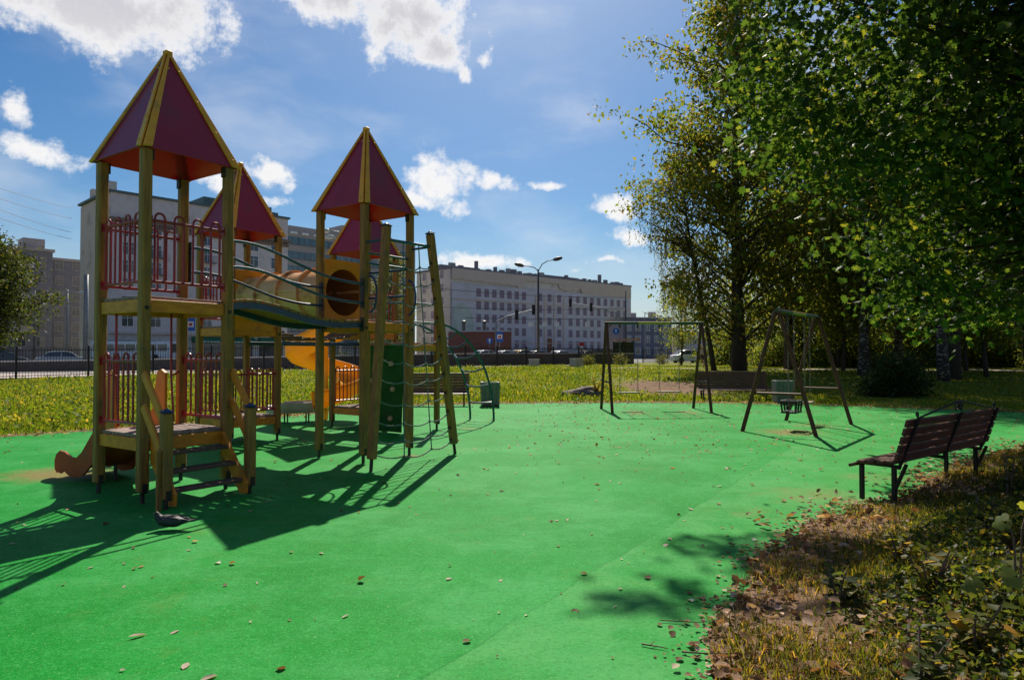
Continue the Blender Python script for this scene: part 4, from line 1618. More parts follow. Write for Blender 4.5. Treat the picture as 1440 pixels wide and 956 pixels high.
def bench(label, loc, rz, ln=2.4, ornate=False, m_slat=None, back_slats=5):
    """local x along the bench, +y is the side one sits facing"""
    m_slat = m_slat or M['bench']
    t = thing('park_bench', label, 'bench', loc, rz, 'slatted park benches round the playground')
    for i in range(5):
        y = -.02 + .095 * i
        z = .425 - (.05 if i == 4 else 0) + (.008 * (2 - i) if i < 4 else 0)
        m = MB()
        m.beam((-ln / 2, y, z), (ln / 2, y, z), .08, .036, side=(0, 1, -.35 if i == 4 else 0), ch=.007)
        m.build('seat_slat', m_slat, t)
    for i in range(back_slats):
        z = .50 + .088 * i
        y = -.085 - .026 * i
        m = MB()
        m.beam((-ln / 2, y, z), (ln / 2, y, z), .034, .079, side=(0, 1, .28), ch=.007)
        m.build('back_slat', m_slat, t)
    ex = ln / 2 - .16
    xs = (-ex, 0, ex) if ornate else (-ex, ex)
    for x in xs:
        m = MB()
        if x != 0:
            m.beam((x, .33, -.02), (x, .33, .40), .045, .045, ch=.006)
            m.beam((x, .0, -.02), (x, .0, .40), .045, .045, ch=.006)
            m.beam((x, -.12, .42), (x, .0, .12), .04, .03, ch=.004)
        m.beam((x, -.06, .385), (x, .38, .385), .045, .03, ch=.004)
        m.beam((x, -.045, .36), (x, -.085 - .026 * back_slats - .03, .50 + .088 * (back_slats - .4)), .045, .026, side=(1, 0, 0), ch=.004)
        m.build('bench_leg', M['iron'], t)
    if ornate:
        zt = .50 + .088 * (back_slats - 1) + .045
        yt = -.085 - .026 * back_slats
        m = MB()
        m.tube([(-ln / 2 + .22, yt, zt), (-.05, yt, zt + .13)], .011, 6)
        m.tube([(ln / 2 - .22, yt, zt), (.05, yt, zt + .13)], .011, 6)
        m.tube([(-.05, yt, zt + .13), (.05, yt, zt + .13)], .011, 6)
        scroll(m, (-.055, yt, zt + .065), .055, None, 1.4, .009, 1)
        scroll(m, (.055, yt, zt + .065), .055, None, 1.4, .009, -1)
        scroll(m, (-ln / 2 + .20, yt, zt + .035), .035, None, 1.3, .008, -1)
        scroll(m, (ln / 2 - .20, yt, zt + .035), .035, None, 1.3, .008, 1)
        m.build('iron_ornament', M['iron'], t, smooth=True)
    return t


bench('dark brown bench with wrought iron scrollwork above its back, beside the leafy bank', (4.89, 7.83, 0.0), R(38) + 0.0, 2.62, True)
bench('brown slatted bench behind the rope net, next to a green bin', (-2.45, 20.75, 0), R(183), 2.3, False, M['benchfar'], 6)
bench('long brown slatted bench between the two swing frames, on the lawn edge', (7.4, 22.9, 0), R(176), 2.35, False, M['benchfar'], 6)


def litter_bin(label, loc, rz):
    t = thing('litter_bin', label, 'bin', loc, rz, 'slatted litter bins')
    m = MB()
    w = .25
    for k in range(4):
        ca, sa = math.cos(k * math.pi / 2), math.sin(k * math.pi / 2)
        for i in range(5):
            o = (i - 2) * .1
            x, y = w * ca - o * sa, w * sa + o * ca
            m.beam((x, y, .05), (x * 1.06, y * 1.06, .70), .09, .018, side=(-sa, ca, 0), ch=.004)
    m.build('slats', M['bin'], t)
    m = MB()
    m.box((0, 0, .03), (.50, .50, .05))
    m.build('base', M['steel'], t)
    m = MB()
    for k in range(4):
        ca, sa = math.cos(k * math.pi / 2), math.sin(k * math.pi / 2)
        m.beam((.245 * ca - .245 * sa, .245 * sa + .245 * ca, .715), (.245 * ca + .245 * sa, .245 * sa - .245 * ca, .715), .05, .025, ch=.004)
    m.build('liner_rim', M['bag'], t)
    return t


litter_bin('grey-green slatted litter bin beside the blue arched ladder', (-.66, 20.5, 0), R(8))
litter_bin('grey-green slatted litter bin behind the toddler swing', (8.62, 21.7, 0), R(-5))

# ------------------------------------------------------------------ FENCES, WALL, SMALL THINGS ON THE LAWN
def fence(label, a, b, h=1.55, sp=3.0):
    a, b = np.array(a, float), np.array(b, float)
    ln = np.linalg.norm(b - a)
    u = (b - a) / ln
    n = max(1, int(round(ln / sp)))
    t = thing('metal_fence', label, 'fence', (a[0], a[1], 0), 0, 'black picket fences along the street')
    o = np.array([a[0], a[1]])
    sd = (-u[1], u[0], 0)
    for i in range(n + 1):
        p = a + u * ln * i / n
        z = ground_z(*p)
        q = p - o
        m = MB()
        m.beam((q[0], q[1], z - .1), (q[0], q[1], z + h + .06), .10, .10, side=sd, ch=.01)
        m.build('fence_post', M['fence'], t)
        if i == n:
            break
        p2 = a + u * ln * (i + 1) / n
        z2 = ground_z(*p2)
        q2 = p2 - o
        m = MB()
        for k in (.16, h - .16):
            m.beam((q[0], q[1], z + k), (q2[0], q2[1], z2 + k), .035, .035, side=sd)
        kn = int(ln / n / .125)
        for j in range(1, kn):
            f = j / kn
            x, y, zz = q[0] + (q2[0] - q[0]) * f, q[1] + (q2[1] - q[1]) * f, z + (z2 - z) * f
            m.beam((x, y, zz + .06), (x, y, zz + h - random.uniform(0, .01)), .02, .02, side=sd)
        m.build('picket_panel', M['fence'], t)
    return t


def fpt(t, d=0.0):
    return FP + FU * t + FM * d


fence('long black picket fence running along the street from the left tree to the bins', fpt(-46), fpt(5))
fence('black picket fence behind the far lawn, from the concrete box to the bus shelter', fpt(5), (13.0, 80))
fence('black picket fence far behind the big lime tree', (15, 78), (48, 84), 1.6)

m = MB()
c = MB()
N_ = 34
for i in range(N_):
    t0, t1 = -50 + 66 * i / N_, -50 + 66 * (i + 1) / N_
    for (d0, d1, lo, hi, mb_) in ((3.1, 3.4, 0, 0, m), (3.05, 3.45, 0, .07, c)):
        vs = []
        for t in (t0, t1):
            top = 1.06 + .55 * float(sstep(-40, 2, np.array(t)))
            wd = 7 * (1 - float(sstep(-34, -6, np.array(t))))
            for d in (d0, d1):
                p = fpt(t, d + wd)
                zb, zt = (.5, top) if mb_ is m else (top + .002, top + .07)
                vs += [(p[0], p[1], zb), (p[0], p[1], zt)]
        mb_.add(vs, [(0, 1, 5, 4), (2, 6, 7, 3), (1, 3, 7, 5), (0, 4, 6, 2), (0, 2, 3, 1), (4, 5, 7, 6)])
wl = tag(m.build('parapet_wall', M['parapet']), 'low dark parapet wall with pale coping behind the black fence', 'wall')
c.build('coping', M['coping'], wl)


def concrete_box(label, x, y, w, h, rz):
    z = ground_z(x, y)
    t = thing('concrete_planter', label, 'planter', (x, y, z), rz, 'concrete planters by the path')
    m = MB()
    m.beam((0, 0, -.05), (0, 0, h - .06), w, w, side=(1, 0, 0), ch=.02)
    m.build('planter_box', M['concrete'], t)
    m = MB()
    for k in range(4):
        ca, sa = math.cos(k * math.pi / 2), math.sin(k * math.pi / 2)
        r = w / 2 - .03
        m.beam((r * ca - (w / 2 + .03) * sa, r * sa + (w / 2 + .03) * ca, h - .03), (r * ca + (w / 2 - .03) * sa, r * sa - (w / 2 - .03) * ca, h - .03), .09, .06)
    m.build('planter_rim', M['coping'], t)


concrete_box('smaller concrete planter at the end of the path under the street lamp', 1.65, 51.0, .62, .62, R(20))
concrete_box('wider concrete planter on the path between the stump and the bus shelter', 4.85, 51.2, .75, .66, R(35))

# weathered stump heap and the yellow sapling beside it
def blob_mesh(c, r, seed, rough=.3, n=3):
    bm = bmesh.new()
    bmesh.ops.create_icosphere(bm, subdivisions=n, radius=1)
    g = np.random.default_rng(seed)
    k = g.normal(size=(6, 3)) * 2.2
    ph = g.uniform(0, 6, 6)
    vs = []
    for v in bm.verts:
        f = 1 + rough * sum(math.sin(v.co.dot(Vector(k[i])) + ph[i]) for i in range(6)) / 3
        vs.append((c[0] + v.co.x * r[0] * f, c[1] + v.co.y * r[1] * f, c[2] + v.co.z * r[2] * f))
    fs = [tuple(v.index for v in f.verts) for f in bm.faces]
    bm.free()
    return vs, fs


x0, y0 = 2.45, 24.3
zz = ground_z(x0, y0)
m = MB()
for i, (cx, r) in enumerate(((-.35, (.42, .3, .17)), (.05, (.45, .35, .24)), (.42, (.36, .28, .15)), (.15, (.5, .2, .13)))):
    m.add(*blob_mesh((cx, -.1 * i, .08 + .02 * i), r, 5 + i, .35))
for i in range(7):
    an = i * .9
    m.tube([(.1 * i - .3, 0, .1), (.1 * i - .3 + .3 * math.cos(an), .25 * math.sin(an), .16), (.1 * i - .3 + .6 * math.cos(an), .42 * math.sin(an), .02)], [.06, .045, .02], 7)
st_ = m.build('tree_stump', M['log'], smooth='all')
st_.location = (x0, y0, zz - .02)
tag(st_, 'weathered grey stump with sprawling roots on the lawn', 'tree stump')


def stem_plant(name, label, cat, loc, h, ns, sp, lsize, leafm, nl=10, tmpl=T_OVAL, group=None, stemm=None):
    t = thing(name, label, cat, loc, 0, group)
    sm = MB()
    P, D = [], []
    for i in range(ns):
        an = rng.uniform(0, 6.28)
        hh = h * rng.uniform(.6, 1.05)
        lx, ly = math.cos(an) * sp * rng.uniform(.2, 1), math.sin(an) * sp * rng.uniform(.2, 1)
        pts = [(0.02 * math.cos(an), .02 * math.sin(an), -.03), (lx * .4, ly * .4, hh * .55), (lx, ly, hh)]
        sm.tube(pts, [.008 + h * .006, .006 + h * .003, .004], 5)
        for k in range(nl):
            f = .25 + .75 * (k + rng.uniform(0, 1)) / nl
            p = np.array(pts[0]) * (1 - f) ** 2 + 2 * f * (1 - f) * np.array(pts[1]) + f * f * np.array(pts[2])
            P.append(p)
            a2 = rng.uniform(0, 6.28)
            D.append((math.cos(a2), math.sin(a2), rng.uniform(-.3, .6)))
    sm.build('stem', stemm or M['twig'], t)
    P, D = np.array(P), np.array(D)
    Nn = np.array([0, 0, 1.0]) + rng.normal(size=P.shape) * .35
    v, f = leaves(P, D, Nn, lsize * rng.uniform(.5, 1.2, len(P)), tmpl)
    np_mesh('foliage', v, f, leafm, t)
    return t


M['leaf_yellow'] = leafmat('leaf_yellow', [(0, (0.22, 0.20, 0.015)), (1, (0.36, 0.30, 0.02))], 0.5, 1.7)
stem_plant('sapling', 'small yellow leaved sapling next to the weathered stump', 'sapling', (2.98, 24.0, ground_z(2.98, 24.0)), .78, 7, .22, .12, M['leaf_yellow'], 14)

# ------------------------------------------------------------------ TREES
def tree(name, label, loc, prof, h, bare, ntips, per, leafsize, leafm, barkm, tr, seed, group=None, tmpl=T_OVAL, spread=.42, lean=(0, 0), droop=.5, strands=0, trunkfrac=.9, gaps=None, rz=0, cat='tree', ell=None):
    """prof(z, phi) gives the crown radius; limbs run from the trunk to tips near that surface and carry leaf clumps"""
    g = np.random.default_rng(seed)
    t = thing(name, label, cat, loc, rz, group)
    tb = MB()
    tk = []
    for i in range(9):
        f = i / 8
        z = h * trunkfrac * f
        tk.append((lean[0] * f + .12 * math.sin(f * 5 + seed), lean[1] * f + .12 * math.cos(f * 4 + seed) - .12, z - (.15 if i == 0 else 0)))
    rad = [tr * (1.35 if i == 0 else 1.0 if i == 1 else (1 - .94 * i / 8)) + .012 for i in range(9)]
    tb.tube(tk, rad, 10)

    def trunk_at(z):
        f = min(max(z / (h * trunkfrac), 0), 1) * 8
        i = min(int(f), 7)
        return np.array(tk[i]) * (1 - (f - i)) + np.array(tk[i + 1]) * (f - i)
    C, SD = [], []
    str_v = []
    for k in range(ntips):
        z = bare + (h - bare) * g.beta(1.15, 1.1)
        phi = g.uniform(0, 2 * math.pi)
        rmax = prof(z, phi)
        if rmax <= .05:
            continue
        r = rmax * math.sqrt(g.uniform(.06, 1)) * g.uniform(.85, 1.08)
        zs = max(bare * .75, z - r * g.uniform(.35, .75))
        p0 = trunk_at(zs)
        p2 = np.array([p0[0] + r * math.cos(phi), p0[1] + r * math.sin(phi), z])
        p1 = (p0 + p2) / 2 + np.array([g.normal() * .15 * r / 3, g.normal() * .15 * r / 3, r * .16 + g.normal() * .12])
        rr = min(tr * .34, .014 + r * .012)
        q = [p0 * (1 - f) ** 2 + 2 * f * (1 - f) * p1 + f * f * p2 + (g.normal(size=3) * .05 * r / 3 if 0 < f < .95 else 0) for f in (0, .2, .4, .6, .8, .93)]
        if k % 2 == 0 or r > rmax * .75:
            tb.tube([tuple(x) for x in q], [rr, rr * .8, rr * .6, rr * .42, rr * .26, .006], 5, cap=False)
        nc = 2 + int(r * 1.05)
        for j in range(nc):
            f = 1.0 - .62 * (j / nc) ** 1.1
            c = p0 * (1 - f) ** 2 + 2 * f * (1 - f) * p1 + f * f * p2
            C.append(c + g.normal(size=3) * np.array([.22, .22, .12]) * (1 + .12 * r))
            SD.append(spread * g.uniform(.55, 1.25))
        if strands and g.uniform() < strands:
            for q in range(g.integers(1, 4)):
                str_v.append((p2 + g.normal(size=3) * .3, g.uniform(.8, 2.6)))
    if ell is not None:
        for (c, rr, n, *sc) in ell:
            u = g.normal(size=(n, 3))
            u /= np.linalg.norm(u, axis=1, keepdims=True)
            u *= g.uniform(.1, 1, (n, 1)) ** (1 / 2.4)
            cc = np.array(c) + u * np.array(rr)
            for q in cc:
                C.append(q)
                SD.append(spread * g.uniform(.6, 1.2) * (sc[0] if sc else 1))
            base = trunk_at(min(max(c[2] - 1.5, bare), h * .7))
            for q in cc[::max(1, n // 9)]:
                p1 = (base + q) / 2 + np.array([0, 0, .5])
                tb.tube([tuple(base), tuple(base * .3 + p1 * .7), tuple(p1 * .4 + q * .6), tuple(q)], [.07, .05, .028, .008], 5, cap=False)
    C, SD = np.array(C), np.array(SD)
    cnt = np.maximum((per * (SD / spread) ** 2).astype(int), 6)
    P = np.repeat(C, cnt, 0)
    s = np.repeat(SD, cnt)[:, None]
    P = P + rng.normal(size=P.shape) * s * np.array([1, 1, .55])
    v, f = leaf_cloud(P, leafsize, tmpl, droop)
    if str_v:
        pts = []
        for (p, l) in str_v:
            n = int(l / .055)
            zz = np.linspace(0, l, n)
            q = np.stack([p[0] + rng.normal(size=n) * .05 + .06 * np.sin(zz * 1.7), p[1] + rng.normal(size=n) * .05, p[2] - zz], 1)
            pts.append(q)
            tb.tube([tuple(p), (p[0], p[1], p[2] - l * .5), (p[0] + .05, p[1], p[2] - l)], .006, 4, cap=False)
        P2 = np.concatenate(pts)
        v2, f2 = leaf_cloud(P2, leafsize * .8, tmpl, 2.0, .2)
        f = np.concatenate([f, f2 + len(v)])
        v = np.concatenate([v, v2])
    np_mesh('crown', v, f, leafm, t)
    tb.build('trunk', barkm, t, smooth='all')
    return t


def pw(pts):
    zs, rs_ = zip(*pts)
    return lambda z, phi: float(np.interp(z, zs, rs_)) * (1 + .20 * math.sin(phi * 2 + z * 1.35) + .16 * math.sin(phi * 5 - z * 1.9) + .10 * math.sin(phi * 9 + z * 3.1))


tree('lime_tree', 'tall yellowing lime tree with a thick dark trunk behind the long park bench', (13.4, 40.4, ground_z(13.4, 40.4)),
     pw([(2.0, 2.6), (3.6, 4.3), (6, 5.3), (8.5, 6.2), (10.5, 7.4), (12, 6.9), (14, 5.9), (16.5, 5.4), (19.5, 4.4), (22.5, 3.6), (25, 2.0), (26.5, .5)]),
     26.5, 2.2, 350, 24, .26, M['leaf_linden'], M['bark'], .34, 3, spread=.48, trunkfrac=.94, droop=.8)
tree('birch_tree', 'slender weeping birch with hanging strands left of the thick lime trunk', (12.2, 41.6, ground_z(12.2, 41.6)),
     pw([(3.0, 1.4), (5, 2.3), (8, 2.9), (11, 2.6), (13, 1.2), (14, .2)]), 14, 3.0, 130, 26, .13, M['leaf_birch'], M['bark'], .13, 8, spread=.4, strands=.85, lean=(-1.9, 0),
     ell=[((-2.9, -.5, 8.4), (1.1, 1.2, 1.6), 40)])

# maple overhanging the bank from the right
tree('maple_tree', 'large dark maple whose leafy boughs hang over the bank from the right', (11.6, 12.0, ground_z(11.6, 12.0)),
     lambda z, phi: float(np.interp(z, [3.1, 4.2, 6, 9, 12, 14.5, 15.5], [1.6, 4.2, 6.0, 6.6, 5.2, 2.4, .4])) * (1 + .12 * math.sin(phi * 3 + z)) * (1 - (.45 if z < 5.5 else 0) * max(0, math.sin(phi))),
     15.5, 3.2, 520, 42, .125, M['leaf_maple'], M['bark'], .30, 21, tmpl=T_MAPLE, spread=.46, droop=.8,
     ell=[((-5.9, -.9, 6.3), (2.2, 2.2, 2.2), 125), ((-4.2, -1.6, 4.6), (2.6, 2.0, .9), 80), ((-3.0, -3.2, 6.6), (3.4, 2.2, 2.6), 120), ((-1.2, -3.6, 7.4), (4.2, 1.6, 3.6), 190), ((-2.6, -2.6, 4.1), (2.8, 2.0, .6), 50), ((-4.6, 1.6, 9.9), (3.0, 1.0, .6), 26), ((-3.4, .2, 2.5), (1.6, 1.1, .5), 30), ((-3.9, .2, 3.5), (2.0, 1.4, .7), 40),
          ((-9.5, 4.05, 10.75), (.95, .12, .13), 34, .42), ((-9.4, 3.6, 10.9), (.85, .09, .10), 28, .42), ((-10.5, 3.05, 10.9), (.6, .06, .09), 14, .38)])

w1 = tree('birch_tree', 'birch with a black and white trunk behind the round bush, first from the lime tree', (18.6, 36.0, ground_z(18.6, 36)),
          pw([(5, 2.2), (8, 3.6), (12, 3.9), (16, 2.6), (19, .6)]), 19, 4.4, 130, 20, .26, M['leaf_wood'], M['birchbark'], .22, 31, 'park trees behind the right lawn', strands=.25)
w2 = tree('park_tree', 'dark trunked park tree just right of the birch pair', (21.6, 33.2, ground_z(21.6, 33.2)),
          pw([(3.2, 2.6), (7, 4.4), (11, 4.6), (15, 3.2), (18, .6)]), 18, 3.2, 150, 20, .27, M['leaf_wood'], M['bark'], .25, 37, 'park trees behind the right lawn')
w3 = tree('young_tree', 'short slim young tree in bright leaf at the right edge of the lawn', (23.9, 34.5, ground_z(23.9, 34.5)),
          pw([(2.0, 1.2), (3.4, 2.2), (5.5, 2.3), (7.5, 1.0), (8.5, .2)]), 8.5, 1.6, 80, 26, .17, M['leaf_wood'], M['bark'], .09, 41, 'park trees behind the right lawn')


def again(src, loc, rz, sc, label, group='park trees behind the right lawn'):
    o = copy_tree(src)
    o.location = (loc[0], loc[1], ground_z(*loc) - .03)
    o.rotation_euler = (0, 0, rz)
    o.scale = (sc, sc, sc)
    o['label'] = label
    o['group'] = group
    return o


again(w1, (20.1, 31.8), 2.1, .93, 'birch with a black and white trunk nearest the right side of the round bush')
again(w2, (17.7, 43.5), 1.2, 1.05, 'dark park tree behind the toddler swing, left of the first birch')
again(w2, (21.5, 41.5), 2.7, .95, 'dark park tree between the two white trunked birches, set farther back')
again(w1, (25.0, 44.0), 4.0, 1.05, 'back row birch behind the round bush, half hidden by nearer trunks')
again(w2, (27.4, 43.0), 5.1, 1.0, 'back row dark park tree directly behind the white trunked birch by the bush')
again(w2, (30.5, 39.5), .6, 1.0, 'dark park tree behind the short slim young tree')
again(w2, (34.5, 45.5), 3.3, 1.1, 'tall dark park tree at the far right end of the back row')
again(w1, (31.0, 50.0), 1.5, 1.1, 'tall birch far back between the rightmost dark trees')
again(w2, (23.0, 54.0), 4.4, 1.1, 'tall park tree in the rearmost row, behind the birches')
again(w2, (37.0, 56.0), 2.0, 1.15, 'tallest park tree in the rearmost row, at the right')
again(w3, (22.5, 47.5), 1.0, 1.1, 'short bright tree glowing between the dark trunks behind the path')
again(w3, (28.5, 36.0), 2.4, .8, 'small leafy tree at the right picture edge beside the slim young tree')
again(w3, (15.4, 62.0), 3.0, .95, 'small round tree by the fence behind the lime trunk')
again(w3, (19.3, 40.0), 2.2, 1.0, 'short bright young tree between the first birch and the toddler swing')
again(w3, (26.6, 39.5), 4.6, 1.05, 'short bright young tree behind the white trunked birch nearest the bush')
again(w3, (33.0, 41.0), .7, 1.1, 'short bright young tree at the right edge, behind the small leafy tree')
again(w3, (16.4, 50.5), 5.6, .9, 'short bright young tree behind the toddler swing frame, beyond the path')
again(w2, (29.0, 62.0), 1.7, 1.1, 'distant park tree behind the short bright tree')
again(w2, (45.0, 62.0), .3, 1.1, 'distant park tree beyond the right end of the path')
again(w1, (38.5, 41.5), 5.5, 1.0, 'birch at the right edge behind the small leafy tree')


def shrub(label, loc, r, n, per, leafsize, leafm, seed, name='bush', cat='bush', group=None, spread=.22):
    g = np.random.default_rng(seed)
    t = thing(name, label, cat, (loc[0], loc[1], ground_z(*loc)), 0, group)
    sm = MB()
    u = g.normal(size=(n, 3))
    u /= np.linalg.norm(u, axis=1, keepdims=True)
    u *= g.uniform(.25, 1, (n, 1)) ** .5
    u[:, 2] = np.abs(u[:, 2]) * (1 + .12 * g.normal(size=n))
    C = u * np.array(r) + np.array([0, 0, .08])
    for c in C[::3]:
        sm.tube([(c[0] * .15, c[1] * .15, -.05), (c[0] * .6, c[1] * .6, c[2] * .6), tuple(c)], [.018, .012, .004], 5, cap=False)
    P = np.repeat(C, per, 0)
    P = P + rng.normal(size=P.shape) * spread
    P[:, 2] = np.maximum(P[:, 2], .02)
    v, f = leaf_cloud(P, leafsize, T_OVAL, .1)
    np_mesh('foliage', v, f, leafm, t)
    sm.build('stem', M['bark'], t)
    return t


shrub('round dark green bush on the shaded lawn in front of the birches', (13.9, 24.6), (1.12, 1.0, 1.45), 170, 42, .10, M['leaf_bush'], 51)
und = shrub('dense dark undergrowth shrub at the foot of the back trees', (24.5, 49.5), (3.2, 2.0, 3.0), 240, 30, .2, M['leaf_wood'], 53, 'undergrowth_shrub', 'shrub', 'undergrowth shrubs under the back trees', .4)
for i, (x, y, s, rz, lb) in enumerate(((29.5, 50.5, 1.1, 1.2, 'wide dark undergrowth shrub behind the white trunked birch'), (34.5, 50.0, 1.15, 2.6, 'wide dark undergrowth shrub behind the slim young tree'),
                                     (40.0, 50.0, 1.3, 4.0, 'tall dark undergrowth shrub at the right picture edge'), (36.0, 45.5, .7, .4, 'low undergrowth shrub beside the rightmost stretch of path'),
                                     (20.0, 52.0, .75, 5.0, 'low undergrowth shrub left of the dense row, by the first birch'), (45.0, 49.0, 1.3, 3.1, 'undergrowth shrub beyond the right picture edge'),
                                     (26.5, 57.0, 1.9, .9, 'undergrowth shrub in the second row, behind the short bright tree'), (33.0, 58.0, 1.9, 2.2, 'undergrowth shrub in the second row, behind the tall birch'), (40.0, 59.0, 2.0, 3.2, 'tallest undergrowth shrub in the second row, toward the right edge'), (48.0, 60.0, 2.0, 4.4, 'undergrowth shrub in the second row beyond the rightmost trees'), (21.0, 60.0, 1.5, 5.4, 'undergrowth shrub in the second row, left of the others'))):
    o = again(und, (x, y), rz, s, lb, 'undergrowth shrubs under the back trees')
# trees on the street side
tree('street_tree', 'dense olive green tree at the left edge, in front of the grey apartment block', (-46.5, 59.0, .6),
     pw([(1.6, 2.4), (3, 4.4), (6, 5.3), (9, 4.0), (11, 1.8), (12, .4)]), 12, 1.5, 230, 34, .27, M['leaf_street'], M['bark'], .25, 61, spread=.55)
tree('willow_tree', 'bright yellow green young tree seen through the towers behind the rope net', (-9.4, 52.5, .6),
     pw([(.5, 1.6), (2.5, 2.3), (5, 2.0), (7, 1.1), (8.5, .3)]), 8.5, .4, 110, 30, .17, M['leaf_birch'], M['bark'], .09, 66, spread=.35)
for i, (x, y, r, lb) in enumerate(((-12.3, 49.5, .8, 'grey green shrub behind the fence, under the hanging bridge'), (9.6, 60.0, .55, 'scruffy weed clump by the bus shelter'), (6.3, 56.5, .5, 'scruffy weed clump at the fence between the planters and the shelter'), (14.5, 66.0, .6, 'low green bush at the far fence left of the lime trunk'))):
    shrub(lb, (x, y), (r, r, r * 1.5), 36, 24, .11, M['leaf_birch'] if i else M['leaf_bush'], 70 + i, 'roadside_shrub', 'shrub', 'shrubs along the street fence', .16)

# ------------------------------------------------------------------ GRASS AND LEAVES
def blades(P, h, w, lean=.35):
    """grass blades: bent strips of two quads"""
    n = len(P)
    a = rng.uniform(0, 2 * np.pi, n)
    d = np.stack([np.cos(a), np.sin(a), np.zeros(n)], 1)
    b = rng.uniform(0, 2 * np.pi, n)
    l = np.stack([np.cos(b), np.sin(b), np.zeros(n)], 1) * (rng.uniform(.05, 1, n) * lean * h)[:, None]
    up = np.array([0, 0, 1.0])
    w = np.broadcast_to(w, (n,))[:, None]
    h = h[:, None]
    v = np.stack([P - d * w, P + d * w, P + l * .4 + up * h * .6 + d * w * .75, P + l * .4 + up * h * .6 - d * w * .75, P + l + up * h * (1 - .25 * lean)], 1)
    base = (np.arange(n) * 5)[:, None]
    f = np.concatenate([np.stack([base[:, 0] + i for i in t], 1) for t in ((0, 1, 2), (0, 2, 3), (3, 2, 4))])
    return v.reshape(-1, 3), f


def sample_lawn(n):
    out = []
    got = 0
    while got < n:
        Y = 12.5 * np.exp(rng.uniform(0, math.log(58 / 12.5), n))
        X = rng.uniform(-.82, .82, n) * (Y + 4)
        fd = fence_d(X, Y)
        ok = ~inside(PAD_KEY, X, Y) & (edge_dist(PAD_KEY, X, Y) > .06) & ((fd < -.15) | (X > 8))
        ok &= ~((X > .3) & (Y < 12.8))
        ok &= rng.uniform(size=n) > earth_mask(X, Y) * 1.7 - .1
        pd = np.abs(Y - np.interp(X, [-3, 3.5, 9, 14, 20, 28, 40], [50.5, 48, 46, 44.2, 42.6, 41, 38.5]))
        ok &= ~((pd < .75) & (X > -3))
        out.append(np.stack([X[ok], Y[ok]], 1))
        got += ok.sum()
    return np.concatenate(out)[:n]


XY = sample_lawn(150000)
Zg = height(XY[:, 0], XY[:, 1])
tall = np.where(XY[:, 0] < 4, 1.0, np.where(XY[:, 0] < 11, .8, .42))
patch = .65 + .35 * np.sin(XY[:, 0] * 1.3 + 1.7 * np.sin(XY[:, 1] * .8)) * np.sin(XY[:, 1] * 1.1)
hh = rng.uniform(.06, .26, len(XY)) * tall * patch + .03
v, f = blades(np.column_stack([XY, Zg - .01]), hh, rng.uniform(.006, .014, len(XY)) * (1 + XY[:, 1] / 28), .7)
tag(np_mesh('lawn_grass', v, f, M['grass_lawn']), kind='stuff')
# broad leaved weeds in the lawn
XY = sample_lawn(16000)
XY = XY[XY[:, 0] < 9]
P = np.column_stack([XY, height(XY[:, 0], XY[:, 1]) + rng.uniform(.02, .22, len(XY))])
v, f = leaf_cloud(P, .10, T_OVAL, -.3, .6)
tag(np_mesh('lawn_weeds', v, f, M['grass_lawn']), kind='stuff')


def sample_bank(n, fn):
    out, got = [], 0
    while got < n:
        Y = rng.uniform(2.0, 12.6, n * 3)
        X = rng.uniform(.4, 12.5, n * 3)
        ok = ~inside(PAD_KEY, X, Y)
        X, Y = X[ok], Y[ok]
        d = edge_dist(PAD_KEY, X, Y)
        ok = (rng.uniform(size=len(X)) < fn(X, Y, d)) & (rng.uniform(size=len(X)) < np.clip(5 / (Y + 1), .2, 1.2)) & (X < Y * .85 + 1)
        out.append(np.stack([X[ok], Y[ok]], 1))
        got += ok.sum()
    return np.concatenate(out)[:n]


def wav(X, Y, k=0):
    return .5 + .25 * np.sin(X * 2.1 + k + 1.3 * np.sin(Y * 1.7)) + .25 * np.sin(Y * 2.6 + X * .7 + 2 * k)


XY = sample_bank(46000, lambda X, Y, d: np.clip((d + .05) * 4, 0, 1) * np.clip(wav(X, Y) * 1.4 - .05, .12, 1) * np.exp(-np.maximum(d - .9, 0) * .55))
hh = rng.uniform(.03, .15, len(XY)) * (.6 + .7 * wav(XY[:, 0] * 2, XY[:, 1] * 2, 3))
v, f = blades(np.column_stack([XY, height(XY[:, 0], XY[:, 1]) - .01]), hh, rng.uniform(.0018, .0042, len(XY)), 1.2)
tag(np_mesh('bank_grass', v, f, M['grass_bank']), kind='stuff')
# low leafy cover on the bank
XY = sample_bank(40000, lambda X, Y, d: np.clip((d - .5) * .9, 0, 1) * np.clip(wav(X, Y, 2) * 1.5, .12, 1))
d = edge_dist(PAD_KEY, XY[:, 0], XY[:, 1])
mound = .30 * sstep(.5, 1.8, d) * (.45 + .55 * wav(XY[:, 0] * 1.6, XY[:, 1] * 1.6, 1))
P = np.column_stack([XY, height(XY[:, 0], XY[:, 1]) + .015 + mound * rng.uniform(.1, 1, len(XY)) ** .6])
v, f = leaf_cloud(P, .042, T_OVAL, -.1, .65)
tag(np_mesh('ground_cover_plants', v, f, M['cover']), kind='stuff')
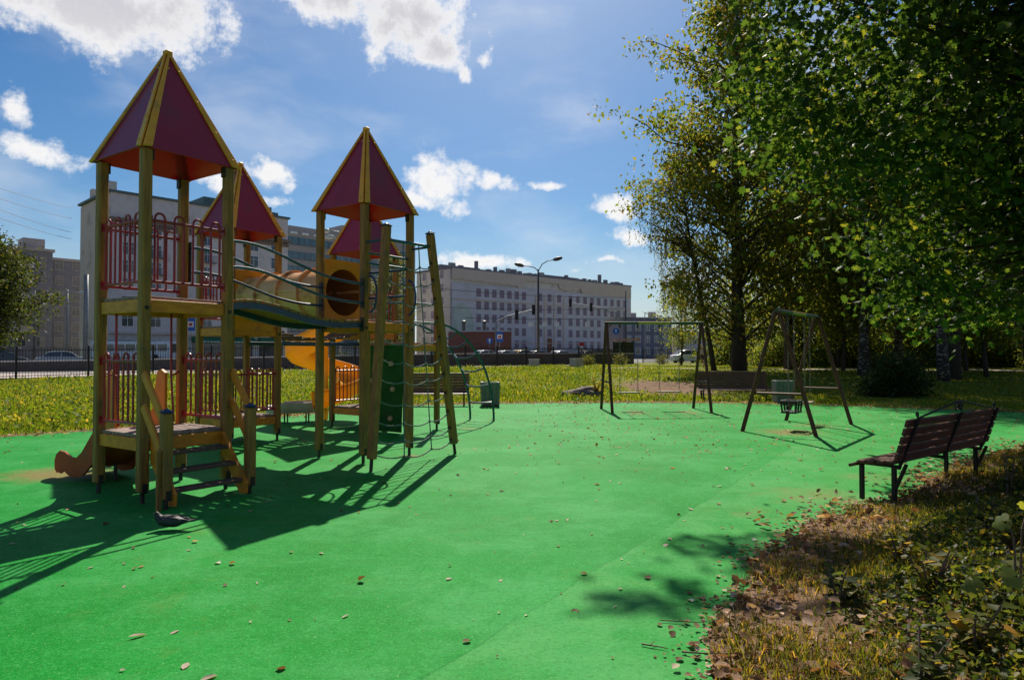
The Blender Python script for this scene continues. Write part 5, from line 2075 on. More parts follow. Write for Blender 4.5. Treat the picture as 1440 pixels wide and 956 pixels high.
# fallen leaves: drifted thick along the bank edge, thin elsewhere
XY = sample_bank(1900, lambda X, Y, d: .16 + .84 * np.exp(-(d / .42) ** 2) + .35 * (wav(X, Y, 5) > .72))
Zl = height(XY[:, 0], XY[:, 1]) + rng.uniform(.005, .06, len(XY))
D = rng.normal(size=(len(XY), 3)) * np.array([1, 1, .25])
v, f = leaves(np.column_stack([XY, Zl]), D, np.array([0, 0, 1.0]) + rng.normal(size=(len(XY), 3)) * .5, rng.uniform(.03, .10, len(XY)) * rng.uniform(.6, 1, len(XY)), T_CURL)
tag(np_mesh('fallen_leaves_on_bank', v, f, M['dead']), kind='stuff')
XY = sample_bank(420, lambda X, Y, d: .25 + .75 * np.exp(-(d / .6) ** 2))
D = rng.normal(size=(len(XY), 3)) * np.array([1, 1, .35])
v, f = leaves(np.column_stack([XY, height(XY[:, 0], XY[:, 1]) + rng.uniform(.01, .05, len(XY))]), D, np.array([0, 0, 1.0]) + rng.normal(size=(len(XY), 3)) * .6, rng.uniform(.03, .058, len(XY)), T_MAPLE)
tag(np_mesh('dry_maple_leaves', v, f, M['dead']), kind='stuff')
k = np.flatnonzero((PAD[:, 0] > .5) & (PAD[:, 1] > 1.5) & (PAD[:, 1] < 12.5) & (PAD[:, 0] < 12))
q = rng.choice(k, 2300)
P = PAD[q] + (PAD[(q + 1) % len(PAD)] - PAD[q]) * rng.uniform(0, 1, (len(q), 1)) + rng.normal(size=(len(q), 2)) * .085
D = rng.normal(size=(len(P), 3)) * np.array([1, 1, .3])
v, f = leaves(np.column_stack([P, rng.uniform(.004, .022, len(P))]), D * np.array([1, 1, .3]), np.array([0, 0, 1.0]) + rng.normal(size=(len(P), 3)) * .3, rng.uniform(.015, .055, len(P)), T_CURL)
tag(np_mesh('leaf_drift', v, f, M['dead']), kind='stuff')
n = 30000
Y = rng.uniform(2.4, 21.5, n)
X = rng.uniform(-12, 14, n)
e = edge_dist(PAD_KEY, X, Y)
pr = .03 + .17 * sstep(7, 12, Y) * sstep(-2.5, 2, X) + .5 * np.exp(-(e / .35) ** 2) * (X > .3)
ok = inside(PAD_KEY, X, Y) & (rng.uniform(size=n) < pr)
X, Y = X[ok], Y[ok]
D = rng.normal(size=(len(X), 3)) * np.array([1, 1, .15])
v, f = leaves(np.stack([X, Y, np.full(len(X), .006)], 1), D, np.array([0, 0, 1.0]) + rng.normal(size=(len(X), 3)) * .25, rng.uniform(.02, .07, len(X)) * np.where(rng.uniform(size=len(X)) < .6, .6, 1.1), T_CURL)
tag(np_mesh('fallen_leaves_on_rubber', v, f, M['dead']), kind='stuff')
k = rng.uniform(size=len(X)) < .4
D = rng.normal(size=(k.sum(), 3)) * np.array([1, 1, .1])
v, f = leaves(np.stack([X[k] + .3, Y[k] + .35, np.full(k.sum(), .005)], 1), D, np.array([0, 0, 1.0]) + rng.normal(size=(k.sum(), 3)) * .2, rng.uniform(.02, .06, k.sum()), T_CURL)
ok = inside(PAD_KEY, X[k] + .3, Y[k] + .35)
f = f[np.repeat(ok, len(T_CURL[1]))]
tag(np_mesh('pale_leaves_on_rubber', v, f, M['paleleaf']), kind='stuff')
# edge of the far lawn: leaf litter along the rubber
n = 9000
k = rng.integers(0, len(PAD), n)
P = PAD[k] + rng.normal(size=(n, 2)) * .28
ok = (P[:, 1] > 6) & (P[:, 0] > -20) & (P[:, 0] < 22)
P = P[ok]
D = rng.normal(size=(len(P), 3)) * np.array([1, 1, .2])
v, f = leaves(np.column_stack([P, np.maximum(height(P[:, 0], P[:, 1], False), 0) + rng.uniform(.004, .03, len(P))]), D, np.array([0, 0, 1.0]) + rng.normal(size=(len(P), 3)) * .35, rng.uniform(.03, .085, len(P)), T_CURL)
tag(np_mesh('leaf_litter', v, f, M['dead']), kind='stuff')

# single pale leaves lying on the rubber near the camera
protos = []
for i in range(3):
    v, f = leaves(np.array([[0, 0, 0.0]]), np.array([[0, 1.0, 0.02]]), np.array([[.15 * (i - 1), 0, 1.0]]), np.array([1.0]), (T_CURL[0] * np.array([.75 + .25 * i, 1, 1 - .3 * i]), T_CURL[1]))
    protos.append((v, f))
leafpos = [(-2.02, 3.80, .13), (-1.87, 3.86, .10), (-1.62, 3.38, .09), (-1.42, 3.32, .12), (-3.15, 3.30, .11), (-3.0, 3.34, .06), (-1.0, 4.03, .07), (-.42, 4.75, .08), (-.08, 4.72, .05), (-1.72, 4.62, .07), (-1.5, 5.35, .08), (-3.05, 5.0, .07),
           (.52, 6.45, .10), (.42, 6.4, .09), (.1, 5.9, .05), (.86, 5.1, .06), (.62, 4.2, .06), (1.25, 5.6, .08), (1.8, 6.8, .09), (2.4, 8.0, .11), (1.2, 8.4, .10), (.3, 8.9, .09), (-.3, 7.6, .09), (-.2, 9.6, .1), (2.9, 9.2, .12), (3.3, 10.4, .12), (1.6, 10.6, .12), (.8, 11.4, .12), (2.2, 12.3, .13), (3.9, 12.0, .12), (1.2, 13.4, .13), (2.9, 14.2, .14), (-2.6, 4.6, .05), (-.9, 6.6, .07), (.9, 7.2, .07), (-4.4, 6.2, .09), (-4.05, 5.6, .08)]
pm = []
for v, f in protos:
    me = np_mesh('fallen_leaf', v, f, M['paleleaf'])
    pm.append(me)
for i, (x, y, s) in enumerate(leafpos):
    src = pm[i % 3]
    o = src if i < 3 else src.copy()
    if i >= 3:
        COL.objects.link(o)
    o.location = (x, y, .004)
    s *= random.uniform(.5, .8)
    o.scale = (s * random.uniform(.4, .85), s * 1.1, s * random.uniform(.35, .8))
    o.rotation_euler = (random.uniform(-.1, .1), random.uniform(-.14, .14), random.uniform(0, 6.28))
    tag(o, 'pale dry leaf curled up on the green rubber surface', 'leaf', 'pale dry leaves scattered on the rubber')


def twig(label, pts, r=.006):
    m = MB()
    m.tube(pts, [r, r * .9, r * .7, r * .35], 6)
    m.tube([pts[1], (pts[1][0] + .03, pts[1][1] + .02, pts[1][2] + .01)], r * .5, 5)
    tag(m.build('twig', M['twig'], smooth='all'), label, 'twig', 'dry twigs on the rubber')


twig('long thin dry twig reaching from the bank onto the rubber', [(.86, 3.98, .012), (.96, 3.96, .014), (1.06, 3.93, .018), (1.22, 3.90, .05)], .003)
twig('short dark twig lying near the lower end of the leafy bank', [(.69, 3.66, .01), (.73, 3.64, .012), (.78, 3.62, .012), (.82, 3.60, .01)], .0045)
twig('forked brown twig half buried in leaves at the bank corner', [(.88, 3.56, .012), (.94, 3.53, .02), (1.0, 3.50, .03), (1.10, 3.45, .05)], .005)

# broad leaved plant in the bottom right corner
t = thing('broad_leaved_plant', 'broad leaved plant with large lobed leaves and one yellow leaf, lowest right corner', 'plant', (2.62, 3.55, ground_z(2.62, 3.55)))
m = MB()
big = [((-.10, -.12, .30), .15, 215, 0, .2), ((.06, -.10, .43), .13, 70, 0, -.5), ((-.03, .02, .53), .12, 130, 0, .1), ((.14, -.28, .22), .16, 320, 0, .5), ((-.30, -.36, .12), .12, 250, 1, .3), ((.20, .06, .36), .15, 30, 0, -.2), ((.02, -.34, .16), .13, 290, 0, .6), ((-.22, -.05, .2), .13, 160, 0, .4), ((.10, .05, .60), .10, 80, 0, -.6)]
for i, (p, s_, an, kd, tl_) in enumerate(big):
    m.tube([(0, 0, 0), (p[0] * .4, p[1] * .4, p[2] * .8), p], [.006, .005, .003], 6)
    D = np.array([[math.cos(R(an)), math.sin(R(an)), -.45 + .3 * math.sin(i * 2)]])
    v, f = leaves(np.array([p]), D, np.array([[.6 * math.sin(i * 1.7), -.5 - tl_, .75]]), np.array([s_ * .78]), T_BROAD)
    np_mesh('yellow_leaf' if kd else 'lobed_leaf', v, f, M['bigleafyellow' if kd else 'bigleaf'], t)
m.build('stem', M['twig'], t)
for i, (x, y, h, lb) in enumerate(((2.35, 3.85, .34, 'small upright leafy weed left of the broad leaved plant'), (4.75, 6.55, .46, 'leafy weed growing against the back of the near bench'), (2.75, 3.55, .30, 'small leafy weed below the broad leaved plant'), (3.6, 5.2, .32, 'leafy weed in the shade behind the broad leaved plant'), (5.3, 7.0, .4, 'leafy weed below the middle of the near bench back'), (1.75, 2.95, .24, 'low leafy weed at the bottom edge, left of the lowest yellow leaf'), (2.15, 3.2, .28, 'low yellow green weed between the bottom edge weed and the broad leaved plant'), (1.95, 4.1, .22, 'small weed among dry leaves on the middle of the bank'), (2.6, 4.6, .26, 'small weed on the bank halfway between the rubber and the right edge'), (3.5, 4.3, .34, 'tall weed at the right edge above the broad leaved plant'), (6.2, 8.1, .42, 'leafy weed growing against the far bench leg'))):
    stem_plant('leafy_weed', lb, 'weed', (x, y, ground_z(x, y)), h, 7, .16, .085, M['cover'] if i % 2 else M['grass_bank'], 9, group='leafy weeds on the bank')

# ------------------------------------------------------------------ BUILDINGS ACROSS THE STREET
M['wall_beige'] = mat('wall_beige', (0.58, 0.50, 0.47), (0.51, 0.44, 0.415), 0.85, 3, 8, bump=0.15, dirt=(0.30, 0.25, 0.22), dirt_scale=.35)
M['wall_plaster'] = mat('wall_plaster', (0.60, 0.55, 0.56), (0.53, 0.485, 0.49), 0.85, 1, 8, dirt=(0.33, 0.30, 0.29), dirt_scale=.3)
M['wall_grey'] = mat('wall_grey', (0.20, 0.20, 0.24), (0.15, 0.15, 0.185), 0.85, 1, 8, dirt=(0.15, 0.15, 0.16), dirt_scale=.4)
M['wall_modern'] = mat('wall_modern', (0.36, 0.33, 0.335), (0.30, 0.275, 0.28), 0.7, 2, 6)
M['cornice'] = mat('cornice_brown', (0.23, 0.165, 0.135), (0.17, 0.12, 0.10), 0.8, 3)
M['teal'] = mat('roof_teal', (0.10, 0.16, 0.17), (0.07, 0.11, 0.12), 0.6, 3)
M['drape'] = mat('printed_drape', (0.62, 0.60, 0.73), (0.55, 0.53, 0.65), 0.8, .5, 6, (1, 1, 1), dirt=(0.42, 0.43, 0.44), dirt_scale=.12, transl=(.5, .5, .55), tfac=.15)
M['drape_green'] = mat('printed_drape_green', (0.48, 0.54, 0.54), (0.36, 0.40, 0.41), 0.8, .5, 6)
M['drape_top'] = mat('drape_sunlit_and_print', (0.66, 0.55, 0.53), (0.60, 0.50, 0.49), 0.8, .4, 6, transl=(.6, .5, .5), tfac=.2)  # pale tone of the painted sunlit strip, also of the printed pilasters
M['winprint'] = mat('printed_window', (0.27, 0.205, 0.29), (0.20, 0.15, 0.225), 0.7, 2)
M['winframe_dark'] = mat('window_frame_mauve', (0.34, 0.27, 0.33), (0.29, 0.23, 0.29), 0.7, 2)
M['bandglass'] = mat('band_glass', (0.10, 0.17, 0.20), (0.06, 0.11, 0.14), 0.1, .6, 4, spec=.9)
M['brick'] = mat('brick_red', (0.27, 0.105, 0.08), (0.21, 0.08, 0.06), 0.85, 2, 8, bump=.1)
M['awning'] = mat('awning_green', (0.02, 0.16, 0.08), (0.015, 0.12, 0.06), 0.6, 4)
M['shopglass'] = mat('shop_glass', (0.10, 0.12, 0.14), (0.04, 0.05, 0.06), 0.12, .5, 3, spec=.9)
M['pinkroof'] = mat('shelter_roof', (0.50, 0.26, 0.22), (0.42, 0.2, 0.17), 0.5, 3)


def win_proto(w, h, fm, gm, bars=1, depth=.06):
    m = MB()
    m.box((0, -.012, h / 2), (w, .02, h), mi=1)
    fr = .09
    for x in (-w / 2, w / 2):
        m.box((x, -depth / 2 - .003, h / 2), (fr, depth, h + fr))
    for z in (0, h):
        m.box((0, -depth / 2 - .001, z), (w - fr - .004, depth - .004, fr))
    for i in range(bars):
        m.box((-w / 2 + w * (i + 1) / (bars + 1), -depth / 2, h / 2), (.06, depth - .012, h - fr - .004))
    m.box((0, -depth / 2, h * .68), (w - fr - .01, depth - .016, .05))
    o = m.build('window', [fm, gm])
    return o


def put(proto, parent, pts, first=[None]):
    """the first point takes the prototype itself, the rest share its mesh"""
    for i, (x, y, z) in enumerate(pts):
        o = proto if i == 0 else proto.copy()
        if i:
            COL.objects.link(o)
        o.parent = parent
        o.location = (x, y, z)


# beige stepped apartment house behind the first tower
ang = math.atan2(.729, .685)
bd = thing('apartment_house', 'beige apartment house with blank end wall, brown cornice and green shop awnings', 'building', (-62.8, 106, 0), ang)
L_, D_, H_ = 30, 15.5, 26.4
m = MB()
m.box((L_ / 2, D_ / 2, H_ / 2 + .3), (L_, D_, H_ + .6))
m.build('wall', M['wall_plaster'], bd)
m = MB()
m.box((-.06, D_ / 2, H_ / 2 + 2.2), (.11, D_ - .02, H_ - 3.8))
m.build('end_wall', M['wall_beige'], bd)
m = MB()
m.box((L_ / 2 - .1, D_ / 2, H_ + .78), (L_ + .8, D_ + .7, .35))
m.box((L_ * .72, D_ / 2, H_ + 1.9), (L_ * .42, D_ * .7, 1.9))
m.box((L_ * .93, D_ / 2 - 3, H_ + 1.4), (2.6, 5, 1.2))
m.build('roof', M['teal'], bd)
m = MB()
m.box((1.6, 6, H_ + 2.2), (1.6, 1.6, 2.6))
m.box((-.2 + 1.2, 11.5, H_ + 1.9), (1.3, 1.3, 2.1))
m.build('chimney', M['wall_beige'], bd)
m = MB()
m.box((L_ / 2, -.3, H_ - 3.6), (L_ + .5, .6, .5))
for i in range(60):
    m.box((.25 + i * .5, -.16, H_ - 4.05), (.22, .32, .38))
m.box((L_ / 2, -.12, H_ - 4.5), (L_ + .2, .24, .4))
m.build('cornice', M['cornice'], bd)
m = MB()
m.box((L_ / 2, -.25, 5.0), (L_ + .3, .5, .4))
m.build('ledge', M['wall_beige'], bd)
wp = win_proto(1.7, 2.0, M['white'], M['glass'])
pts = []
for r in range(6):
    for c_ in range(7):
        pts.append((2.6 + c_ * 4.15, 0, 6.0 + r * 2.85))
put(wp, bd, pts)
wp = win_proto(.9, 1.1, M['white'], M['glass'], 0)
put(wp, bd, [(5 + i * 6.6, 0, H_ - 2.5) for i in range(4)])
for (x, z) in ((6.75, 8.5), (6.75, 14.2), (6.75, 17.0), (15.05, 11.4), (15.05, 17.0), (23.35, 14.2)):
    m = MB()
    m.box((x, -.55, z + .3), (2.6, 1.1, .15))
    for k in range(14):
        m.box((x - 1.25 + k * .19, -1.06, z + .85), (.03, .03, .95))
    m.box((x, -1.06, z + 1.35), (2.6, .06, .07))
    m.build('balcony', M['wall_grey'], bd)
for k in range(5):
    x = 3.2 + k * 5.9
    m = MB()
    m.box((x, -.02, 2.2), (4.6, .06, 3.0))
    for j in range(4):
        m.box((x - 2.25 + 1.5 * j, -.06, 2.2), (.09, .1, 3.0))
    m.build('shop_window', M['shopglass'], bd)
for k in (2, 3, 4):
    x = 3.2 + k * 5.9
    m = MB()
    m.prism([(x - 2.6, -.05, 4.6), (x - 2.6, -1.5, 3.9), (x - 2.6, -1.5, 3.55), (x - 2.6, -.05, 3.8)], (5.2, 0, 0))
    aw = m.build('awning', M['awning'], bd)
    m = MB()
    for j, wd in enumerate((.35, .5, .3, .45, .4, .5)):
        m.box((x - 1.5 + j * .58, -1.515, 3.72), (wd, .02, .16))
    m.build('sign_lettering', M['white'], aw)

# grey block to the left
ang2 = math.atan2(.729, .685)
bg_ = thing('apartment_block', 'dark grey apartment block with balconies behind the left street tree', 'building', (-97, 112, 0), ang2)
m = MB()
m.box((9, 6, 10.2), (18, 12, 20.4))
m.box((22.7, 8, 9.6), (9.4, 12, 19.2))
m.build('wall', M['wall_grey'], bg_)
m = MB()
m.box((9, 6, 20.6), (18.6, 12.6, .5))
m.box((22.9, 8, 19.4), (9.6, 12.6, .5))
m.box((15.5, 4, 21.8), (3.4, 4, 2.1))
m.build('roof', M['wall_modern'], bg_)
wp = win_proto(1.3, 1.7, M['wall_modern'], M['glass'])
put(wp, bg_, [(1.8 + c_ * 2.9, 0, 3 + r * 2.9) for r in range(6) for c_ in range(6)] + [(19.5 + c_ * 2.8, 2.0, 3 + r * 2.9) for r in range(6) for c_ in range(3)])
for r in range(5):
    for x in (7.6, 13.4):
        m = MB()
        m.box((x, -.6, 5.6 + r * 2.9), (3.0, 1.2, .18))
        m.box((x, -1.15, 6.2 + r * 2.9), (3.0, .08, 1.0))
        m.build('balcony', M['wall_modern'], bg_)

# modern office with ribbon windows behind the tunnel
bm_ = thing('office_building', 'modern grey brown office building with long ribbon windows behind the tunnel', 'building', (-51.5, 151, 0), ang)
m = MB()
m.box((19, 7, 15.3), (38, 14, 30.6))
m.box((24, 7, 32.0), (12, 7, 2.6))
m.build('wall', M['wall_modern'], bm_)
for r in range(8):
    z = 4.5 + r * 3.25
    m = MB()
    m.box((19, -.04, z), (36.5, .06, 1.7))
    f = m.build('window_band', M['bandglass'], bm_)
    m = MB()
    for k in range(23):
        m.box((1.2 + k * 1.57, -.1, z), (.12, .12, 1.68))
    m.box((19, -.12, z - .86), (36.6, .2, .08))
    m.build('mullions', M['wall_grey'], f)
for k in range(9):
    m = MB()
    m.box((3 + k * 2.9, -.25, 29.0), (1.6, .5, .5))
    m.build('roof_light', M['white'], bm_)

# long building draped in a printed facade sheet
ang3 = math.atan2(.667, .745)
bw = thing('draped_building', 'long pale six storey building draped in a printed facade sheet, roof crowded with vents', 'building', (-16.4, 182, 0), ang3)
L_, D_, H_ = 77, 16, 24.6
m = MB()
m.box((L_ / 2, D_ / 2 + .3, H_ / 2), (L_, D_, H_))
m.build('wall', M['wall_plaster'], bw)
wp = win_proto(1.7, 2.2, M['white'], M['winprint'])
wp.rotation_euler = (0, 0, -math.pi / 2)
put(wp, bw, [(-.02, 4 + c_ * 4.2, 4.2 + r * 3.6) for r in range(6) for c_ in range(3)])
m = MB()
m.box((L_ / 2, -.05, 10.6), (L_ - .6, .08, 20.6))
dr = m.build('facade_sheet', M['drape'], bw)
m = MB()
m.prism([(.5, -.13, 3), (8.5, -.13, 3), (7.6, -.13, 11), (6.2, -.13, 14.5), (3.6, -.13, 15.6), (.5, -.13, 14)], (0, .03, 0))
m.build('green_print', M['drape_green'], dr)
# sun through the sheet painted as a pale strip, scalloped by the cornice's shadow
top = [(.3, H_ + .2), (L_ - .3, H_ + .2)]
low = []
for x, z in ((L_ - .3, 20.7), (52, 20.6), (51.5, 22.0), (45, 21.2), (41.6, 21.8), (41.2, 23.1), (27.5, 23.2), (26.5, 21.2), (24.5, 20.6), (24, 21.3), (.3, 21.9)):
    low.append((x, z))
poly = []
for (xa, za), (xb, zb) in zip(low[:-1], low[1:]):
    n = max(1, int(abs(xb - xa) / 3.2))
    for k in range(n):
        x, z = xa + (xb - xa) * k / n, za + (zb - za) * k / n
        poly.append((x, z))
        if n > 1:
            poly += [(x - .4, z + .35), (x - .9, z + .3), (x - 1.2, z)]
poly.append(low[-1])
m = MB()
m.prism([(x, -.17, z) for x, z in top + poly], (0, .05, 0))
m.build('sunlit_sheet_strip', M['drape_top'], dr)
wp = win_proto(1.5, 2.2, M['winframe_dark'], M['winprint'], 1, .1)
wp.name = 'printed_window'
cols = [9.5 + i * 2.85 for i in range(7)] + [33.2, 37.2, 41.4] + [46.5 + i * 3.35 for i in range(9)]
pts = []
for r in range(5):
    z = 17.6 - r * 3.55
    for x in cols:
        if r == 4 and x in (33.2, 37.2):
            continue
        pts.append((x, -.11, z))
put(wp, bw, pts)
m = MB()
for x in (31.6, 35.2, 39.3, 43.4):
    m.box((x, -.22, 10.5), (.7, .18, 17))
m.box((L_ / 2, -.2, 16.6), (L_ - 1, .14, .35))
m.box((L_ / 2, -.2, 5.0), (L_ - 1, .14, .3))
m.build('printed_pilasters', M['drape_top'], dr)
m = MB()
m.box((37.2, -.2, 4.0), (1.9, .14, 5.0))
m.build('entrance_door', M['brick'], bw)
g = np.random.default_rng(5)
m = MB()
m.box((L_ / 2, D_ / 2 + .3, H_ + .35), (L_ + .6, D_ + .6, .5))
m.box((44, 6, H_ + 1.0), (20, 6, 1.2))
m.box((8, 9, H_ + 1.1), (14, 6, 1.4))
m.build('roof', M['wall_grey'], bw)
for i, x in enumerate((2, 5, 10.5, 15, 17.5, 20, 22.5, 24.5, 27, 29.5, 31, 33, 36, 47, 50, 53, 55.5, 58, 60.5, 63, 66, 69.5, 72, 74)):
    w, h = g.uniform(.7, 2.2), g.uniform(.6, 1.5) + (1.6 if x in (10.5, 63) else 0)
    m = MB()
    m.beam((x, 2.2, H_ + .6), (x, 2.2, H_ + .6 + h), w, 1.0, side=(1, 0, 0), ch=.08)
    m.build('roof_vent', M['wall_grey'] if i % 3 else M['galv'], bw)

# low brick building
bb = thing('brick_building', 'low red brick building with pale coping in front of the draped facade', 'building', (-10.2, 110, 0), 0)
m = MB()
m.box((5, 4, 2.6), (10.2, 8, 5.2))
m.build('wall', M['brick'], bb)
m = MB()
m.box((7.0, 3.9, 5.32), (6.6, 8.4, .2))
m.box((1.8, 3.9, 5.02 + .25), (3.6, 8.3, .14))
m.build('coping', M['coping'], bb)
for x in (2.2, 5.6):
    m = MB()
    m.lathe((x, 3, 5.3), [(.3, 0), (.3, 1.5), (.38, 1.5), (.38, 1.8), (.1, 1.9)], 8)
    m.build('chimney', M['darkpole'], bb)
# distant blocks at the right
for (x, y, l, d, h, r_, lb, mt_) in ((24.5, 150, 11.5, 12, 9.5, .2, 'distant grey block with small windows right of the draped building', M['wall_grey']), (41, 170, 26, 12, 7.0, .1, 'low pale distant block partly hidden by the weeping birch', M['wall_plaster'])):
    b_ = thing('distant_block', lb, 'building', (x, y, 0), r_)
    m = MB()
    m.box((l / 2, d / 2, h / 2), (l, d, h))
    m.build('wall', mt_, b_)
    m = MB()
    m.box((l / 2, d / 2, h + .15), (l + .4, d + .4, .3))
    m.box((l * .3, 3, h + .8), (1.2, 1.2, 1.2))
    m.box((l * .7, 3, h + .9), (1.4, 1.2, 1.4))
    m.build('roof', M['wall_modern'], b_)
    wp = win_proto(1.1, 1.5, M['white'], M['glass'])
    put(wp, b_, [(1.3 + c_ * 2.2, 0, 1.6 + rr * 2.6) for rr in range(int(h // 2.8)) for c_ in range(int(l // 2.3))])

# ------------------------------------------------------------------ STREET FURNITURE
def pole(name, label, cat, x, y, h, r=.09, m_=None, group=None, arms=(), taper=.6, z0=.6):
    t = thing(name, label, cat, (x, y, z0), 0, group)
    m = MB()
    m.tube([(0, 0, -.1), (0, 0, h * .5), (0, 0, h)], [r, r * (1 + taper) / 2, r * taper], 10)
    m.build('pole', m_ or M['galv'], t, smooth='all')
    for (dx, dz) in arms:
        m = MB()
        m.tube([(0, 0, h - .15), (dx * .25, 0, h + dz * .55), (dx * .6, 0, h + dz * .9), (dx, 0, h + dz)], .045, 8)
        a = m.build('arm', m_ or M['galv'], t, smooth='all')
        m = MB()
        s = 1 if dx > 0 else -1
        m.lathe((dx - s * .1, 0, h + dz - .02), [(.07, 0), (.17, .18), (.2, .5), (.14, .82), (.02, .95)], 12, axis=(s, 0, .25 if dz > .3 else 0))
        m.build('lamp_head', M['darkpole'] if m_ is not M['galv'] else M['lamp'], a, smooth='all')
    return t


G1 = 'street lamps along the avenue'
pole('street_lamp', 'tall dark double armed street lamp before the draped building', 'street lamp', 2.55, 66, 9.2, .14, M['darkpole'], G1, ((-1.5, .35), (1.55, .95)))
pole('street_lamp', 'distant double street lamp above the brown swing bar', 'street lamp', 25.4, 130, 9.0, .12, M['galv'], G1, ((3.2, .2), (2.6, -.7)), z0=.6)
pole('street_lamp', 'grey street lamp with a short arm beside the left street tree', 'street lamp', -45.8, 70, 7.6, .12, M['galv'], G1, ((1.3, -.3),))
pole('street_lamp', 'pale double headed street lamp rising behind the towers, before the office', 'street lamp', -13.6, 54, 10.6, .10, M['galv'], G1, ((-1.0, .2), (-.6, -.3)))
pole('utility_pole', 'thick grey pole in front of the beige end wall', 'pole', -37.6, 60, 8.0, .22, M['galv'], None, (), .8)
pole('utility_pole', 'thin pole next to the left street tree', 'pole', -55.5, 79, 8.4, .09, M['darkpole'], None)
pole('utility_pole', 'dark pole at the right end of the draped building', 'pole', 15.9, 95, 9.8, .13, M['darkpole'], None)


def signal(label, x, y, h, dx, dz, head=True):
    t = thing('traffic_signal', label, 'traffic light', (x, y, .6), 0, 'traffic lights on long mast arms')
    m = MB()
    m.tube([(0, 0, -.1), (0, 0, h)], .11, 10)
    m.build('pole', M['galv'], t)
    m = MB()
    m.tube([(0, 0, h - .1), (dx * .3, 0, h + dz * .4), (dx, 0, h + dz)], [.09, .07, .05], 8)
    m.tube([(0, 0, h - .9), (dx * .25, 0, h + dz * .33)], .04, 6)
    m.build('mast_arm', M['galv'], t)
    for k in ((1.0, .55) if head else (1.0,)):
        m = MB()
        m.beam((dx * k, -.12, h + dz * k - .65), (dx * k, -.12, h + dz * k + .55), .4, .26, side=(1, 0, 0), ch=.05)
        hd = m.build('signal_head', M['darkpole'], t)
        m = MB()
        for i in range(3):
            m.lathe((dx * k, -.25, h + dz * k - .42 + i * .38), [(.14, 0), (.15, .1), (.14, .1), (.12, .02)], 10, axis=(0, -1, 0))
        m.build('lens_hood', M['rubberblack'], hd)


signal('traffic light on a long arm reaching left from the end of the draped building', 14.55, 95, 6.9, -6.4, 1.3)
signal('traffic light on a rising arm left of the tall double street lamp', -1.87, 80, 4.9, 4.4, 1.35)


def hang_sign(label, x, y, z, s=.62):
    t = thing('hanging_sign', label, 'sign', (x, y, z), R(10), 'white square signs hung over the road')
    m = MB()
    m.box((0, 0, 0), (s, .04, s))
    m.build('sign_plate', M['white'], t)
    m = MB()
    for k in (-.2, .2):
        m.tube([(k, 0, s / 2), (k, 0, s / 2 + .35)], .012, 5)
    m.build('hook', M['steel'], t)


def wire(label, p, q, sag, r=.022):
    m = MB()
    pts = []
    for i in range(17):
        f_ = i / 16
        v_ = lerp(Vector(p), Vector(q), f_)
        v_.z -= sag * 4 * f_ * (1 - f_)
        pts.append(v_)
    m.tube(pts, r, 5)
    tag(m.build('overhead_wire', M['darkpole']), label, 'wire', 'overhead wires over the street')


for i, (px_, lb) in enumerate(((746, 'white square sign hung left of the tall street lamp'), (766, 'white square sign hung just right of the tall street lamp'), (783, 'third white square sign hung from the lamp pole rightwards'), (826, 'white square sign hung below the long mast arm'), (850, 'white square sign hung nearest the brown swing frame'))):
    hang_sign(lb, (px_ - 720) / 957 * 88, 88, 5.45)
wire('wire carrying the white square signs across the road', (-6, 88, 6.3), (15.9, 88, 6.3), .18, .03)
wire('lower tram wire across the draped facade', (-20, 92, 8.6), (15.9, 95, 8.0), .5, .03)
wire('upper tram wire across the draped facade', (-20, 92, 11.6), (15.9, 95, 9.5), .6, .03)
for i, (z1, z2, lb) in enumerate(((20.7, 25.7, 'topmost wire in the sky left of the beige house'), (19.6, 24.0, 'second wire in the sky left of the beige house'), (18.6, 21.7, 'third wire in the sky left of the beige house'), (17.6, 20.6, 'lowest wire in the sky left of the beige house'))):
    wire(lb, (-58.7, 72, z1), (-72.8, 112, z2), .3, .03)


def road_sign(label, x, y, z, kind, r=.36):
    t = thing('road_sign', label, 'road sign', (x, y, .6), 0, 'road signs across the street')
    m = MB()
    m.tube([(0, .05, -.1), (0, .05, z - .6 + .4)], .035, 8)
    m.build('sign_pole', M['galv'], t)
    zz_ = z - .6
    m = MB()
    if kind == 'round':
        m.lathe((0, 0, zz_), [(r, 0), (r, .025)], 24, axis=(0, -1, 0))
    else:
        m.box((0, -.01, zz_), (r * 1.5, .03, r * 2.2))
    pl = m.build('sign_plate', M['signblue'], t)
    m = MB()
    if kind == 'round':
        m.box((0, -.03, zz_ - .06), (.09, .01, .34))
        m.prism([(-.16, -.033, zz_ + .04), (.16, -.033, zz_ + .04), (0, -.033, zz_ + .27)], (0, .008, 0))
    else:
        m.box((0, -.03, zz_ + .02), (r * 1.05, .008, r * .95))
    pc = m.build('pictogram', M['white'], pl)
    if kind == 'bus':
        m = MB()
        m.box((0, -.038, zz_ + .03), (r * .62, .006, r * .36))
        m.box((0, -.038, zz_ - .12), (r * .5, .006, r * .14))
        m.build('pictogram_bus', M['signred'], pc)


